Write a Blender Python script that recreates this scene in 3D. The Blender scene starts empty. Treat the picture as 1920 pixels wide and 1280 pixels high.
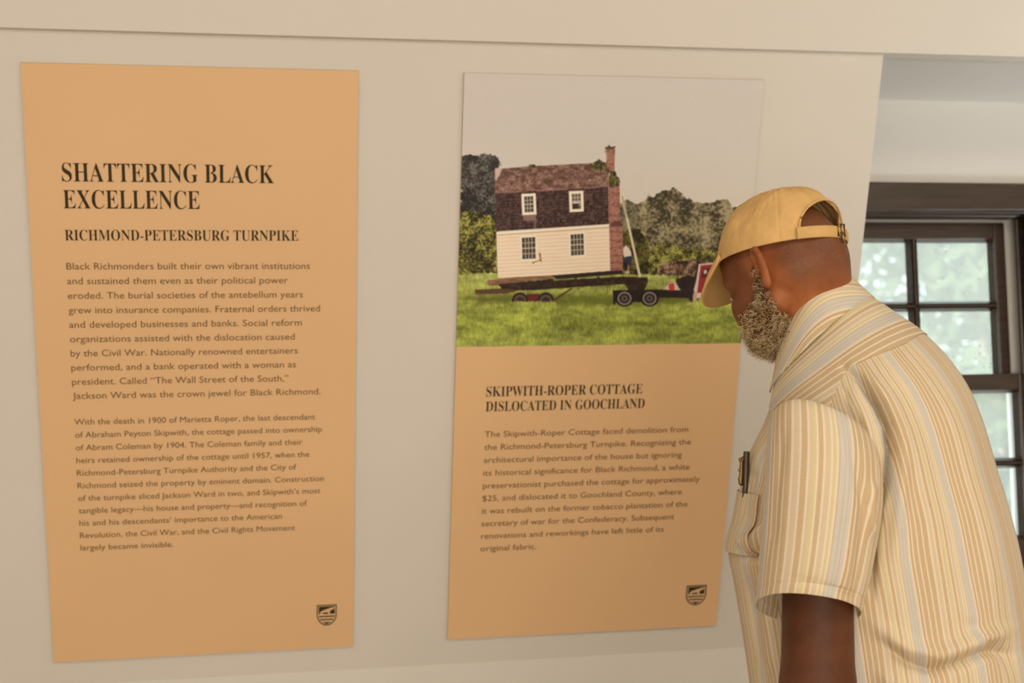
import bpy, bmesh, math, random
import numpy as np
from mathutils import Vector, Matrix

random.seed(7)
rng = np.random.default_rng(7)
SC = bpy.context.scene
COL = SC.collection

# ------------------------------------------------------------------ camera
FPX = 2600.0
CAM = np.array([0.0, 0.0, 1.40])
_right = np.array([0.98223, -0.18602, -0.02481])
_up = np.array([0.01220, -0.06863, 0.99757])
_fwd = np.array([0.18727, 0.98015, 0.06514])
_fwd /= np.linalg.norm(_fwd)
_right -= _fwd * (_right @ _fwd); _right /= np.linalg.norm(_right)
_up = np.cross(_right, _fwd)
cam_data = bpy.data.cameras.new('camera')
cam_data.sensor_width = 36.0
cam_data.lens = FPX / 1920.0 * 36.0
cam_data.clip_start = 0.05
cam_data.clip_end = 200
cam_data.dof.use_dof = True
cam_data.dof.focus_distance = 2.16
cam_data.dof.aperture_fstop = 4.6
cam = bpy.data.objects.new('camera', cam_data)
COL.objects.link(cam)
cam.matrix_world = Matrix(((_right[0], _up[0], -_fwd[0], CAM[0]),
                           (_right[1], _up[1], -_fwd[1], CAM[1]),
                           (_right[2], _up[2], -_fwd[2], CAM[2]),
                           (0, 0, 0, 1)))
SC.camera = cam

# ------------------------------------------------------------------ view, world, sun, large lights
SC.view_settings.view_transform = 'Standard'
SC.view_settings.look = 'None'
SC.view_settings.exposure = 0.0
SC.view_settings.gamma = 1.0
SC.view_settings.use_curve_mapping = False
W = bpy.data.worlds.new('sky'); SC.world = W; W.use_nodes = True
_bg = W.node_tree.nodes['Background']
_bg.inputs[0].default_value = (0.84, 0.93, 1.0, 1)
_bg.inputs[1].default_value = 1.9


def area_light(name, loc, target, sx, sy, power, color):
    d = bpy.data.lights.new(name, 'AREA')
    d.shape = 'RECTANGLE'; d.size = sx; d.size_y = sy; d.energy = power; d.color = color
    o = bpy.data.objects.new(name, d); COL.objects.link(o)
    o.location = loc
    o.rotation_euler = (Vector(target) - Vector(loc)).to_track_quat('-Z', 'Y').to_euler()
    return o


WARM = (1.0, 0.88, 0.735)
area_light('ceiling_lamp_light', (1.9, 0.3, 2.66), (1.3, 1.2, 0.0), 1.1, 0.6, 15, WARM)
area_light('ceiling_lamp_light', (-0.3, 0.2, 2.66), (-0.1, 0.8, 0.0), 1.4, 0.6, 13, WARM)
area_light('back_fill_light', (0.1, -2.85, 0.95), (0.3, 3.0, 1.1), 4.2, 1.7, 103, WARM)  # added unseen fill for the sloping wall; no window behind it
area_light('dormer_fill_light', (3.3, 1.9, 0.7), (1.9, 2.88, 2.2), 0.6, 0.6, 1.7, (0.86, 0.95, 1.0)).data.spread = math.radians(44)  # added unseen fill aimed at the dormer ceiling; no window there
_s = bpy.data.lights.new('sun', 'SUN'); _s.energy = 18.0; _s.angle = 0.03; _s.color = (1, 0.96, 0.88)
_so = bpy.data.objects.new('sun', _s); COL.objects.link(_so)
_so.rotation_euler = (math.radians(48), 0, math.radians(-28))     # comes over the roof, from the room side


# ------------------------------------------------------------------ helpers: pixels -> place
def ray(px, py):
    return _fwd + _right * ((px - 960) / FPX) - _up * ((py - 640) / FPX)


def at(px, py, d):
    return CAM + ray(px, py) * d


def at_y(px, py, y):
    r = ray(px, py)
    return CAM + r * (y / r[1])


def project(P):
    c = np.asarray(P) - CAM
    x = c @ _right; y = c @ _up; z = c @ _fwd
    return np.stack([960 + FPX * x / z, 640 - FPX * y / z], -1)


# ------------------------------------------------------------------ helpers: objects
def tag(o, label=None, cat=None, group=None, kind=None):
    if label: o['label'] = label
    if cat: o['category'] = cat
    if group: o['group'] = group
    if kind: o['kind'] = kind
    return o


def empty(name, loc):
    o = bpy.data.objects.new(name, None); COL.objects.link(o); o.location = loc
    o.empty_display_size = 0.1
    return o


def link_mesh(name, me, mats, parent=None, smooth=False):
    for m in (mats if isinstance(mats, (list, tuple)) else [mats]):
        me.materials.append(m)
    if smooth:
        me.polygons.foreach_set('use_smooth', np.ones(len(me.polygons), bool))
    o = bpy.data.objects.new(name, me); COL.objects.link(o)
    if parent is not None:
        o.parent = parent
        if parent.type == 'EMPTY':                 # children are modelled in world coordinates
            o.matrix_parent_inverse = Matrix.Translation(-parent.location)
    return o


def mesh(name, V, F, mats, parent=None, smooth=False, uv=None, midx=None):
    me = bpy.data.meshes.new(name)
    V = np.asarray(V, float)
    if isinstance(F, np.ndarray) and F.ndim == 2:
        n, k = F.shape
        me.vertices.add(len(V)); me.vertices.foreach_set('co', V.astype(np.float32).ravel())
        me.loops.add(n * k); me.loops.foreach_set('vertex_index', F.astype(np.int32).ravel())
        me.polygons.add(n)
        me.polygons.foreach_set('loop_start', np.arange(0, n * k, k, dtype=np.int32))
        me.polygons.foreach_set('loop_total', np.full(n, k, dtype=np.int32))
        me.update(calc_edges=True); me.validate()
    else:
        me.from_pydata([tuple(v) for v in V], [], [tuple(f) for f in F]); me.update()
    if uv is not None:
        l = me.uv_layers.new(name='UVMap')
        vi = np.empty(len(me.loops), np.int32); me.loops.foreach_get('vertex_index', vi)
        l.data.foreach_set('uv', np.asarray(uv, np.float32)[vi].ravel())
    o = link_mesh(name, me, mats, parent, smooth)
    if midx is not None:
        me.polygons.foreach_set('material_index', np.asarray(midx, np.int32))
    return o


def bm_obj(name, bm, mats, parent=None, smooth=False):
    bmesh.ops.recalc_face_normals(bm, faces=bm.faces)
    me = bpy.data.meshes.new(name); bm.to_mesh(me); bm.free()
    return link_mesh(name, me, mats, parent, smooth)


def add_box(bm, lo, hi, bevel=0.0):
    vs = [bm.verts.new((x, y, z)) for x in (lo[0], hi[0]) for y in (lo[1], hi[1]) for z in (lo[2], hi[2])]
    fs = [(0, 1, 3, 2), (4, 6, 7, 5), (0, 4, 5, 1), (2, 3, 7, 6), (0, 2, 6, 4), (1, 5, 7, 3)]
    faces = [bm.faces.new([vs[i] for i in f]) for f in fs]
    if bevel > 0:
        es = list({e for f in faces for e in f.edges})
        bmesh.ops.bevel(bm, geom=es, offset=bevel, segments=2, profile=0.5, affect='EDGES')


def add_prism_x(bm, prof, x0, x1):
    a = [bm.verts.new((x0, y, z)) for y, z in prof]
    b = [bm.verts.new((x1, y, z)) for y, z in prof]
    n = len(prof)
    bm.faces.new(a); bm.faces.new(list(reversed(b)))
    for i in range(n):
        bm.faces.new([a[i], b[i], b[(i + 1) % n], a[(i + 1) % n]])


# ------------------------------------------------------------------ helpers: materials
def mat(name, color=(0.8, 0.8, 0.8), rough=0.6, metal=0.0, spec=0.5, noise=0.0, nscale=8.0, bump=0.0, bscale=60.0,
        stretch=(1, 1, 1)):
    m = bpy.data.materials.new(name); m.use_nodes = True
    nt = m.node_tree; b = nt.nodes['Principled BSDF']
    b.inputs['Roughness'].default_value = rough
    b.inputs['Metallic'].default_value = metal
    b.inputs['Specular IOR Level'].default_value = spec
    b.inputs['Base Color'].default_value = (*color, 1)
    tc = nt.nodes.new('ShaderNodeTexCoord'); mp = nt.nodes.new('ShaderNodeMapping')
    mp.inputs['Scale'].default_value = stretch
    nt.links.new(tc.outputs['Object'], mp.inputs[0])
    if noise > 0:
        n = nt.nodes.new('ShaderNodeTexNoise'); n.inputs['Scale'].default_value = nscale; n.inputs['Detail'].default_value = 6
        nt.links.new(mp.outputs[0], n.inputs['Vector'])
        r = nt.nodes.new('ShaderNodeMapRange')
        r.inputs[1].default_value = 0.25; r.inputs[2].default_value = 0.75
        r.inputs[3].default_value = 1 - noise; r.inputs[4].default_value = 1 + noise
        nt.links.new(n.outputs[0], r.inputs[0])
        mx = nt.nodes.new('ShaderNodeMix'); mx.data_type = 'RGBA'; mx.blend_type = 'MULTIPLY'
        mx.inputs[0].default_value = 1.0; mx.inputs[6].default_value = (*color, 1)
        nt.links.new(r.outputs[0], mx.inputs[7]); nt.links.new(mx.outputs[2], b.inputs['Base Color'])
    if bump > 0:
        n2 = nt.nodes.new('ShaderNodeTexNoise'); n2.inputs['Scale'].default_value = bscale; n2.inputs['Detail'].default_value = 4
        nt.links.new(mp.outputs[0], n2.inputs['Vector'])
        bp = nt.nodes.new('ShaderNodeBump'); bp.inputs['Strength'].default_value = bump; bp.inputs['Distance'].default_value = 0.002
        nt.links.new(n2.outputs[0], bp.inputs['Height']); nt.links.new(bp.outputs[0], b.inputs['Normal'])
    return m


M_wall = mat('wall_paint', (0.72, 0.71, 0.675), 0.75, spec=0.25, noise=0.015, nscale=2.5, bump=0.04, bscale=180)
M_ceil = mat('ceiling_paint', (0.74, 0.73, 0.70), 0.8, spec=0.2, noise=0.012, nscale=2.0)
M_floor = mat('floor_boards', (0.46, 0.34, 0.22), 0.45, noise=0.2, nscale=6, stretch=(1, 12, 1))
M_wood = mat('dark_varnished_wood', (0.055, 0.037, 0.028), 0.28, spec=0.6, noise=0.35, nscale=9, stretch=(1, 12, 12), bump=0.05)
M_panel = mat('tan_print_board', (0.79, 0.535, 0.30), 0.55, spec=0.3, noise=0.02, nscale=3)
M_edge = mat('board_edge', (0.46, 0.34, 0.18), 0.7)
M_ink = mat('dark_brown_ink', (0.045, 0.030, 0.010), 0.6, spec=0.2)
M_ext = mat('outer_wall', (0.6, 0.58, 0.55), 0.8)

# ------------------------------------------------------------------ the setting
# the sloping wall: measured plane of the panels' printed faces
P0 = np.array([-0.4022, 2.6183, 2.0963])
PU = np.array([1.0, 0.0, 0.0])
PV = np.array([0.0, 0.33896, -0.94080])
PN = np.array([0.0, 0.94080, 0.33896])          # into the wall
TH = 0.007                                        # board thickness


def wall_pt(u, v, out=0.0):
    return P0 + PU * u + PV * v - PN * out


def wall_uv(px, py):
    r = ray(px, py); t = ((P0 - CAM) @ PN) / (r @ PN); p = CAM + r * t
    return (p - P0) @ PU, (p - P0) @ PV


XC = 1.288                                        # edge of the sloping wall, where the dormer opens
XR = 2.42
def slope_y(z):                                   # wall surface, TH behind the printed faces
    return P0[1] + (P0[2] - z) * (0.33896 / 0.94080) + TH / 0.94080
ZT, ZK = 2.156, 0.896
prof = [(slope_y(ZK), 0.0), (slope_y(ZK), ZK), (slope_y(ZT), ZT), (slope_y(ZT) + 0.14, ZT), (slope_y(ZK) + 0.14, ZK), (slope_y(ZK) + 0.14, 0.0)]
bm = bmesh.new(); add_prism_x(bm, prof, -2.6, XC)
tag(bm_obj('wall_front', bm, M_wall), kind='structure')
bm = bmesh.new(); add_prism_x(bm, prof, XR, 3.6)
tag(bm_obj('wall_front_right', bm, M_wall), kind='structure')

# upper slope of the ceiling, a rounded lip overhanging the wall and the dormer opening
YT = slope_y(ZT)
ang = math.radians(71)                            # steepness of the upper slope above the horizontal
def up_pt(s, t):                                  # s along the slope, t = outwards thickness
    return (YT - s * math.cos(ang) + t * math.sin(ang), ZT + s * math.sin(ang) + t * math.cos(ang))
zc = 2.80
s_end = (zc - ZT) / math.sin(ang)
LIP = 0.013
YE = 3.10                                         # room face of the dormer's end wall
ZD = at_y(1790, 190, YE)[2]                       # height of the dormer's ceiling
pr = [(YT - LIP, ZT - 0.003), (YT + 0.02, ZT - 0.003), (YT + 0.15, ZD), (YT + 0.15, zc), (YT - LIP - s_end * math.cos(ang), zc)]
bm = bmesh.new(); add_prism_x(bm, pr, -2.6, 3.6)
tag(bm_obj('ceiling_slope', bm, M_ceil), kind='structure')
yc = up_pt(s_end, 0)[0]
bm = bmesh.new(); add_box(bm, (-2.6, -3.1, zc), (3.6, yc + 0.1, zc + 0.12))
tag(bm_obj('ceiling', bm, M_ceil), kind='structure')
bm = bmesh.new(); add_box(bm, (-2.6, -3.1, -0.1), (3.6, 3.3, 0))
tag(bm_obj('floor', bm, M_floor), kind='structure')
bm = bmesh.new(); add_box(bm, (-2.6, -3.1, 0), (3.6, -3.0, zc))
tag(bm_obj('wall_back', bm, M_wall), kind='structure')
bm = bmesh.new(); add_box(bm, (-2.7, -3.1, 0), (-2.6, 3.3, zc))
tag(bm_obj('wall_left', bm, M_wall), kind='structure')
bm = bmesh.new(); add_box(bm, (3.6, -3.1, 0), (3.7, 3.3, zc))
tag(bm_obj('wall_right', bm, M_wall), kind='structure')

# dormer: cheeks, ceiling, cove, end wall with the window hole
bm = bmesh.new(); add_prism_x(bm, [(slope_y(0.92) + 0.0, 0.0), (slope_y(0.92), 0.92), (slope_y(ZT) + 0.02, ZT), (slope_y(ZT) + 0.02, ZD + 0.1), (YE + 0.14, ZD + 0.1), (YE + 0.14, 0)], XC - 0.10, XC - 0.001)
tag(bm_obj('wall_dormer_left', bm, M_wall), kind='structure')
bm = bmesh.new(); add_prism_x(bm, [(slope_y(0.92) + 0.0, 0.0), (slope_y(0.92), 0.92), (slope_y(ZT) + 0.02, ZT), (slope_y(ZT) + 0.02, ZD + 0.1), (YE + 0.14, ZD + 0.1), (YE + 0.14, 0)], XR + 0.001, XR + 0.1)
tag(bm_obj('wall_dormer_right', bm, M_wall), kind='structure')
bm = bmesh.new()
add_prism_x(bm, [(YT + 0.151, ZD), (YE + 0.14, ZD), (YE + 0.14, ZD + 0.1), (YT + 0.15, ZD + 0.1)], XC - 0.09, XR + 0.09)
tag(bm_obj('ceiling_dormer', bm, M_ceil), kind='structure')

# window measures, from the photo on the plane of the end wall
def wx(px, py, y): return at_y(px, py, y)[0]
def wz(px, py, y): return at_y(px, py, y)[2]
YU, YL = YE + 0.085, YE + 0.045                   # upper sash behind, lower sash in front
X_mid = wx(1717.5, 500, YU)
X_s = wx(1886, 480, YU)                           # outer right edge of the sash
half = X_s - X_mid
X_o = X_mid - half
z_ut = wz(1790, 417, YU); z_ug = wz(1790, 448, YU)
z_m1 = wz(1790, 573, YU)
z_meet_t = wz(1890, 700, YL); z_meet_b = wz(1890, 731, YL)
z_l1 = wz(1890, 868, YL); z_lb = wz(1900, 1010, YL)
z_sill = z_lb - 0.07
z_ct = wz(1790, 345, YE); z_cb = wz(1790, 397, YE)
cas_in = X_s + 0.055; cas_w = 0.105
cas_inl = X_o - 0.055
bm = bmesh.new()
hx0, hx1, hz0, hz1 = cas_inl - 0.01, cas_in + 0.01, z_sill - 0.02, z_cb + 0.01
add_box(bm, (XC - 0.05, YE, 0), (hx0, YE + 0.16, ZD + 0.08)); add_box(bm, (hx1, YE, 0), (XR + 0.05, YE + 0.16, ZD + 0.08))
add_box(bm, (hx0, YE, 0), (hx1, YE + 0.16, hz0)); add_box(bm, (hx0, YE, hz1), (hx1, YE + 0.16, ZD + 0.08))
tag(bm_obj('wall_window', bm, M_wall), kind='structure')

win = empty('window_1', ((cas_in + cas_inl) / 2, YE, z_sill)); tag(win, 'dark brown wooden sash window with small panes in the dormer', 'window', kind='structure')
bm = bmesh.new()
add_box(bm, (cas_inl - cas_w, YE - 0.022, z_cb), (cas_in + cas_w, YE + 0.002, z_ct), 0.004)
add_box(bm, (cas_inl - cas_w, YE - 0.020, z_sill), (cas_inl, YE + 0.002, z_cb), 0.004)
add_box(bm, (cas_in, YE - 0.020, z_sill), (cas_in + cas_w, YE + 0.002, z_cb), 0.004)
add_box(bm, (cas_inl - cas_w, YE - 0.018, z_sill - 0.11), (cas_in + cas_w, YE + 0.002, z_sill - 0.02), 0.004)
bm_obj('casing', bm, M_wood, win)
bm = bmesh.new()
add_box(bm, (cas_inl - cas_w - 0.03, YE - 0.05, z_sill - 0.022), (cas_in + cas_w + 0.03, YE + 0.15, z_sill), 0.006)
bm_obj('window_sill', bm, M_wood, win)
bm = bmesh.new()
add_box(bm, (cas_inl - 0.012, YE + 0.001, z_cb - 0.003), (cas_in + 0.012, YE + 0.15, z_cb + 0.012), 0.002)
add_box(bm, (cas_inl - 0.012, YE + 0.001, z_sill), (cas_inl, YE + 0.15, z_cb), 0.002)
add_box(bm, (cas_in, YE + 0.001, z_sill), (cas_in + 0.012, YE + 0.15, z_cb), 0.002)
# stops
for y0, y1 in ((YE + 0.008, YE + 0.026), (YE + 0.064, YE + 0.072)):
    add_box(bm, (cas_inl, y0, z_sill), (X_o + 0.004, y1, z_cb - 0.003), 0.006)
    add_box(bm, (X_s - 0.004 + 0.022, y0, z_sill), (cas_in, y1, z_cb - 0.003), 0.006)
    add_box(bm, (X_o, y0, z_ut + 0.008), (X_s, y1, z_cb - 0.003), 0.005)
bm_obj('jamb', bm, M_wood, win)
M_reflection = mat('pale_reflection_strip', (0.72, 0.72, 0.70), 0.35)  # pale colour stands in for bright reflections along the jamb
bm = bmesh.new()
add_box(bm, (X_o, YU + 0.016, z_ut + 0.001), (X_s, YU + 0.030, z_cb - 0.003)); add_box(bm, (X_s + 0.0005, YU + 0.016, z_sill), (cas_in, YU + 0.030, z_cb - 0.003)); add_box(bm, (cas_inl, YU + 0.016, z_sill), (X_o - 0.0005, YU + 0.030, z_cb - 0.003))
bm_obj('reflection_strip', bm, M_reflection, win)['label'] = 'pale strip around the sash in place of bright reflections'


def bar_x(bm, x0, x1, zc_, w, yb, yf):
    """glazing bar along x: square back, moulded (tapering) front"""
    add_prism_x(bm, [(yb, zc_ - w), (yb, zc_ + w), (yf + 0.012, zc_ + w), (yf, zc_ + w * 0.45), (yf, zc_ - w * 0.45), (yf + 0.012, zc_ - w)], x0, x1)


def bar_z(bm, z0, z1, xc_, w, yb, yf):
    P = [(xc_ - w, yb), (xc_ + w, yb), (xc_ + w, yf + 0.012), (xc_ + w * 0.45, yf), (xc_ - w * 0.45, yf), (xc_ - w, yf + 0.012)]
    a = [bm.verts.new((x, y, z0)) for x, y in P]; b = [bm.verts.new((x, y, z1)) for x, y in P]
    bm.faces.new(a); bm.faces.new(list(reversed(b)))
    for i in range(6):
        bm.faces.new([a[i], b[i], b[(i + 1) % 6], a[(i + 1) % 6]])


M_glass = bpy.data.materials.new('window_glass'); M_glass.use_nodes = True
nt = M_glass.node_tree; nt.nodes.clear()
out = nt.nodes.new('ShaderNodeOutputMaterial'); tr = nt.nodes.new('ShaderNodeBsdfTransparent'); gl = nt.nodes.new('ShaderNodeBsdfGlossy')
tr.inputs[0].default_value = (0.93, 0.96, 0.94, 1); gl.inputs['Roughness'].default_value = 0.02
dt = nt.nodes.new('ShaderNodeBsdfTranslucent'); dt.inputs[0].default_value = (0.9, 0.95, 0.92, 1)
fr = nt.nodes.new('ShaderNodeFresnel'); fr.inputs[0].default_value = 1.3
m1 = nt.nodes.new('ShaderNodeMixShader'); m2 = nt.nodes.new('ShaderNodeMixShader'); m2.inputs[0].default_value = 0.20   # washed-out haze mixed into the panes
nt.links.new(fr.outputs[0], m1.inputs[0]); nt.links.new(tr.outputs[0], m1.inputs[1]); nt.links.new(gl.outputs[0], m1.inputs[2])
nt.links.new(m1.outputs[0], m2.inputs[1]); nt.links.new(dt.outputs[0], m2.inputs[2]); nt.links.new(m2.outputs[0], out.inputs[0])
M_drop = mat('water_drop', (0.85, 0.9, 0.9), 0.05, spec=0.8)


def sash(z0, z1, glass_top, glass_bot, zbar, x0, x1, stile, yf, name):
    yb = yf + 0.035
    bm = bmesh.new()
    add_box(bm, (x0, yf, z0), (x0 + stile, yb, z1), 0.003); add_box(bm, (x1 - stile, yf, z0), (x1, yb, z1), 0.003)
    add_box(bm, (x0 + stile, yf, glass_top), (x1 - stile, yb, z1), 0.003); add_box(bm, (x0 + stile, yf, z0), (x1 - stile, yb, glass_bot), 0.003)
    s = bm_obj(name, bm, M_wood, win)
    bm = bmesh.new(); w = 0.008
    bar_z(bm, glass_bot, glass_top, (x0 + x1) / 2, w, yb - 0.004, yf + 0.004)
    bar_x(bm, x0 + stile, x1 - stile, zbar, 0.006, yb - 0.004, yf + 0.004)
    # sloping glazing beads round the lights
    xm = (x0 + x1) / 2
    for xa, xb in ((x0 + stile, xm - w), (xm + w, x1 - stile)):
        for za, zb in ((glass_bot, zbar - 0.006), (zbar + 0.006, glass_top)):
            for sgn, e in ((1, xa), (-1, xb)):
                V = [(e, yf + 0.006), (e + sgn * 0.008, yb - 0.012), (e, yb - 0.012)]
                a = [bm.verts.new((x, y, za)) for x, y in V]; b = [bm.verts.new((x, y, zb)) for x, y in V]
                bm.faces.new(a); bm.faces.new(b[::-1])
                for i in range(3): bm.faces.new([a[i], b[i], b[(i + 1) % 3], a[(i + 1) % 3]])
            for sgn, e in ((1, za), (-1, zb)):
                add_prism_x(bm, [(yf + 0.006, e), (yb - 0.012, e + sgn * 0.007), (yb - 0.012, e)], xa, xb)
    bm_obj('muntin', bm, M_wood, s)
    for xa, xb in ((x0 + stile, xm), (xm, x1 - stile)):
        for za, zb in ((glass_bot, zbar), (zbar, glass_top)):
            bm = bmesh.new(); add_box(bm, (xa, yb - 0.010, za), (xb, yb - 0.007, zb))
            bm_obj('pane', bm, M_glass, s)
    return s


s_u = sash(z_meet_b, z_ut, z_ug, z_meet_t - 0.006, z_m1, X_o, X_s, 0.030, YU, 'upper_sash')
s_l = sash(z_sill, z_meet_t, z_meet_b, z_lb, z_l1, X_o - 0.004, X_s + 0.014, 0.018, YL, 'lower_sash')
# rain drops on the upper panes
bm = bmesh.new()
for k in range(46):
    px = rng.uniform(1735, 1860); py = 690 - abs(rng.normal(0, 32)) if rng.random() < .75 else rng.uniform(470, 572)
    p = at_y(px, py, YU + 0.026)
    r = rng.uniform(0.0012, 0.0030)
    bmesh.ops.create_uvsphere(bm, u_segments=8, v_segments=6, radius=r, matrix=Matrix.Translation(Vector(p)) @ Matrix.Diagonal((1, 0.5, 1.2, 1)))
d = bm_obj('raindrops', bm, M_drop, s_u, smooth=True); d['kind'] = 'stuff'

# ------------------------------------------------------------------ outdoors, beyond the window
M_bounce_ground = mat('pale_bounce_ground', (0.80, 0.80, 0.76), 0.9, noise=0.3, nscale=1.5)  # ground made near white to bounce daylight up into the dormer
bm = bmesh.new(); add_box(bm, (-30, 3.6, -3.2), (45, 70, -3.0))
tag(bm_obj('ground', bm, M_bounce_ground), kind='structure')


def leaf_mat(name, c):
    m = bpy.data.materials.new(name); m.use_nodes = True; nt = m.node_tree; nt.nodes.clear()
    o = nt.nodes.new('ShaderNodeOutputMaterial'); d = nt.nodes.new('ShaderNodeBsdfDiffuse'); t = nt.nodes.new('ShaderNodeBsdfTranslucent')
    n = nt.nodes.new('ShaderNodeTexNoise'); n.inputs['Scale'].default_value = 1.4; tc = nt.nodes.new('ShaderNodeTexCoord')
    cr = nt.nodes.new('ShaderNodeValToRGB'); cr.color_ramp.elements[0].position = .3; cr.color_ramp.elements[1].position = .7
    cr.color_ramp.elements[0].color = (*[x * .75 for x in c], 1); cr.color_ramp.elements[1].color = (*[min(1, x * 1.25) for x in c], 1)
    nt.links.new(tc.outputs['Object'], n.inputs['Vector']); nt.links.new(n.outputs[0], cr.inputs[0])
    nt.links.new(cr.outputs[0], d.inputs[0]); nt.links.new(cr.outputs[0], t.inputs[0])
    mx = nt.nodes.new('ShaderNodeMixShader'); mx.inputs[0].default_value = 0.45
    nt.links.new(d.outputs[0], mx.inputs[1]); nt.links.new(t.outputs[0], mx.inputs[2]); nt.links.new(mx.outputs[0], o.inputs[0])
    return m


M_bark = mat('bark', (0.16, 0.12, 0.09), 0.9, noise=0.3, nscale=12)


def tree(x, y, h, rad, n, leafmat, label, seed):
    r = np.random.default_rng(seed)
    t = empty('tree', (x, y, -3.0)); tag(t, label, 'tree', None)
    bm = bmesh.new()
    base = Vector((x, y, -3.05)); top = Vector((x, y, -3.0 + h * 0.75))
    segs = [(base, top, .22, .07)]
    for k in range(9):
        f = .3 + .07 * k; a = k * 2.4
        p = base.lerp(top, f)
        segs.append((p, p + Vector((math.cos(a) * rad * .7, math.sin(a) * rad * .7, rad * .5)), .09, .03))
    for p, q, r0, r1 in segs:
        v = q - p
        bmesh.ops.create_cone(bm, cap_ends=True, segments=8, radius1=r0, radius2=r1, depth=v.length,
                              matrix=Matrix.Translation((p + q) / 2) @ v.to_track_quat('Z', 'Y').to_matrix().to_4x4())
    bm_obj('trunk', bm, M_bark, t, smooth=True)
    nb = 26
    cx = r.normal(0, 1, (nb, 3)); cx /= np.linalg.norm(cx, axis=1)[:, None]
    cx *= (r.random((nb, 1)) ** .5) * rad * .85; cx[:, 2] *= .95
    cx += np.array([x, y, -3.0 + h - rad])
    br = r.uniform(.25, .45, nb) * rad
    k = r.integers(0, nb, n)
    dd = r.normal(0, 1, (n, 3)); dd /= np.linalg.norm(dd, axis=1)[:, None]
    c = cx[k] + dd * (br[k] * r.random(n) ** .4)[:, None]
    s = r.uniform(.08, .15, n)[:, None]
    e1 = r.normal(0, 1, (n, 3)); e1 /= np.linalg.norm(e1, axis=1)[:, None]
    e2 = np.cross(e1, r.normal(0, 1, (n, 3))); e2 /= np.linalg.norm(e2, axis=1)[:, None]
    V = np.stack([c - e1 * s, c + e2 * s * .55 , c + e1 * s, c - e2 * s * .55], 1).reshape(-1, 3)
    F = np.arange(4 * n).reshape(n, 4)
    f = mesh('foliage', V, F, leafmat, t); f['kind'] = 'stuff'


M_l1 = leaf_mat('leaf_pale', (0.092, 0.122, 0.068)); M_l2 = leaf_mat('leaf_grey_green', (0.092, 0.115, 0.076))
tree(4.9, 9.6, 6.2, 2.2, 4200, M_l1, 'pale green leafy tree seen through the lower panes of the window', 1)
tree(8.6, 15.0, 10.2, 3.4, 5200, M_l2, 'tall grey green tree behind the window, sky showing through its crown', 2)
tree(9.3, 25.5, 11.5, 3.2, 4200, M_l1, 'leafy tree furthest out beyond the left panes of the window', 3)

# ------------------------------------------------------------------ the two printed boards
def serif(s):
    o = ''
    for c in s:
        o += chr(0x1D400 + ord(c) - 65) if 'A' <= c <= 'Z' else c
    return o


def text_arrays(s, offset=0.0):
    """outline of one line of lettering as triangles (x from 0, baseline 0), unit size"""
    cu = bpy.data.curves.new('line', 'FONT'); cu.body = s; cu.size = 1.0; cu.offset = offset
    cu.resolution_u = 3; cu.fill_mode = 'FRONT'
    o = bpy.data.objects.new('line', cu); COL.objects.link(o)
    dg = bpy.context.evaluated_depsgraph_get()
    me = bpy.data.meshes.new_from_object(o.evaluated_get(dg))
    V = np.empty(len(me.vertices) * 3); me.vertices.foreach_get('co', V); V = V.reshape(-1, 3)
    F = [tuple(p.vertices) for p in me.polygons]
    bpy.data.objects.remove(o); bpy.data.curves.remove(cu); bpy.data.meshes.remove(me)
    return V, F


def cap_height(f):
    return text_arrays(f('H'))[0][:, 1].max()


CAP = {'serif': cap_height(serif), 'sans': cap_height(lambda s: s)}
INK_OUT = 0.0007
M_ink2 = mat('brown_text_ink', (0.20, 0.112, 0.040), 0.6, spec=0.2)


def lettering(name, parent, lines, u0, cap, kind, label=None, offset=0.0, ink=None):
    """lines: (text, right end px, baseline v); u0 left margin; cap = cap height (m)"""
    VV, FF, nv = [], [], 0
    for s, xe, v in lines:
        V, F = text_arrays(serif(s) if kind == 'serif' else s, offset)
        u = u0
        for _ in range(12):                        # right end of the line, on the board
            p = project(wall_pt(u, v)); pu = project(wall_pt(u + 0.001, v))
            u += (xe - p[0]) / (pu[0] - p[0]) * 0.001
        x0, x1 = V[:, 0].min(), V[:, 0].max()
        sx = (u - u0) / (x1 - x0); sy = cap / CAP[kind]
        P = wall_pt(0, 0, INK_OUT)[None] + PU[None] * (u0 + (V[:, 0:1] - x0) * sx) + PV[None] * (v - V[:, 1:2] * sy)
        VV.append(P); FF += [tuple(i + nv for i in f) for f in F]; nv += len(V)
    o = mesh(name, np.concatenate(VV), FF, ink or M_ink, parent)
    if label: o['label'] = label
    return o


def board(u0, u1, v0, v1, label):
    c = wall_pt((u0 + u1) / 2, v1, -TH)
    t = empty('text_panel', c); tag(t, label, 'panel', None)
    bm = bmesh.new()
    fr = [bm.verts.new(wall_pt(u, v, 0.0)) for u, v in ((u0, v0), (u1, v0), (u1, v1), (u0, v1))]
    bk = [bm.verts.new(wall_pt(u, v, -TH + 0.0002)) for u, v in ((u0, v0), (u1, v0), (u1, v1), (u0, v1))]
    ff = bm.faces.new(fr); bm.faces.new(bk[::-1])
    for i in range(4):
        f = bm.faces.new([fr[i], bk[i], bk[(i + 1) % 4], fr[(i + 1) % 4]]); f.material_index = 1
    o = bm_obj('board', bm, [M_panel, M_edge], t)
    return t


def vpx(px, py): return wall_uv(px, py)[1]


B1 = (0.0, 0.6167, 0.0, 1.2195)
B2 = (0.8215, 1.4346, -0.001, 1.2150)
p1 = board(*B1, 'left tan exhibit panel headed SHATTERING BLACK EXCELLENCE, text only')
p2 = board(*B2, 'right tan exhibit panel with the colour photo of a cottage on a trailer')

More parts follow.
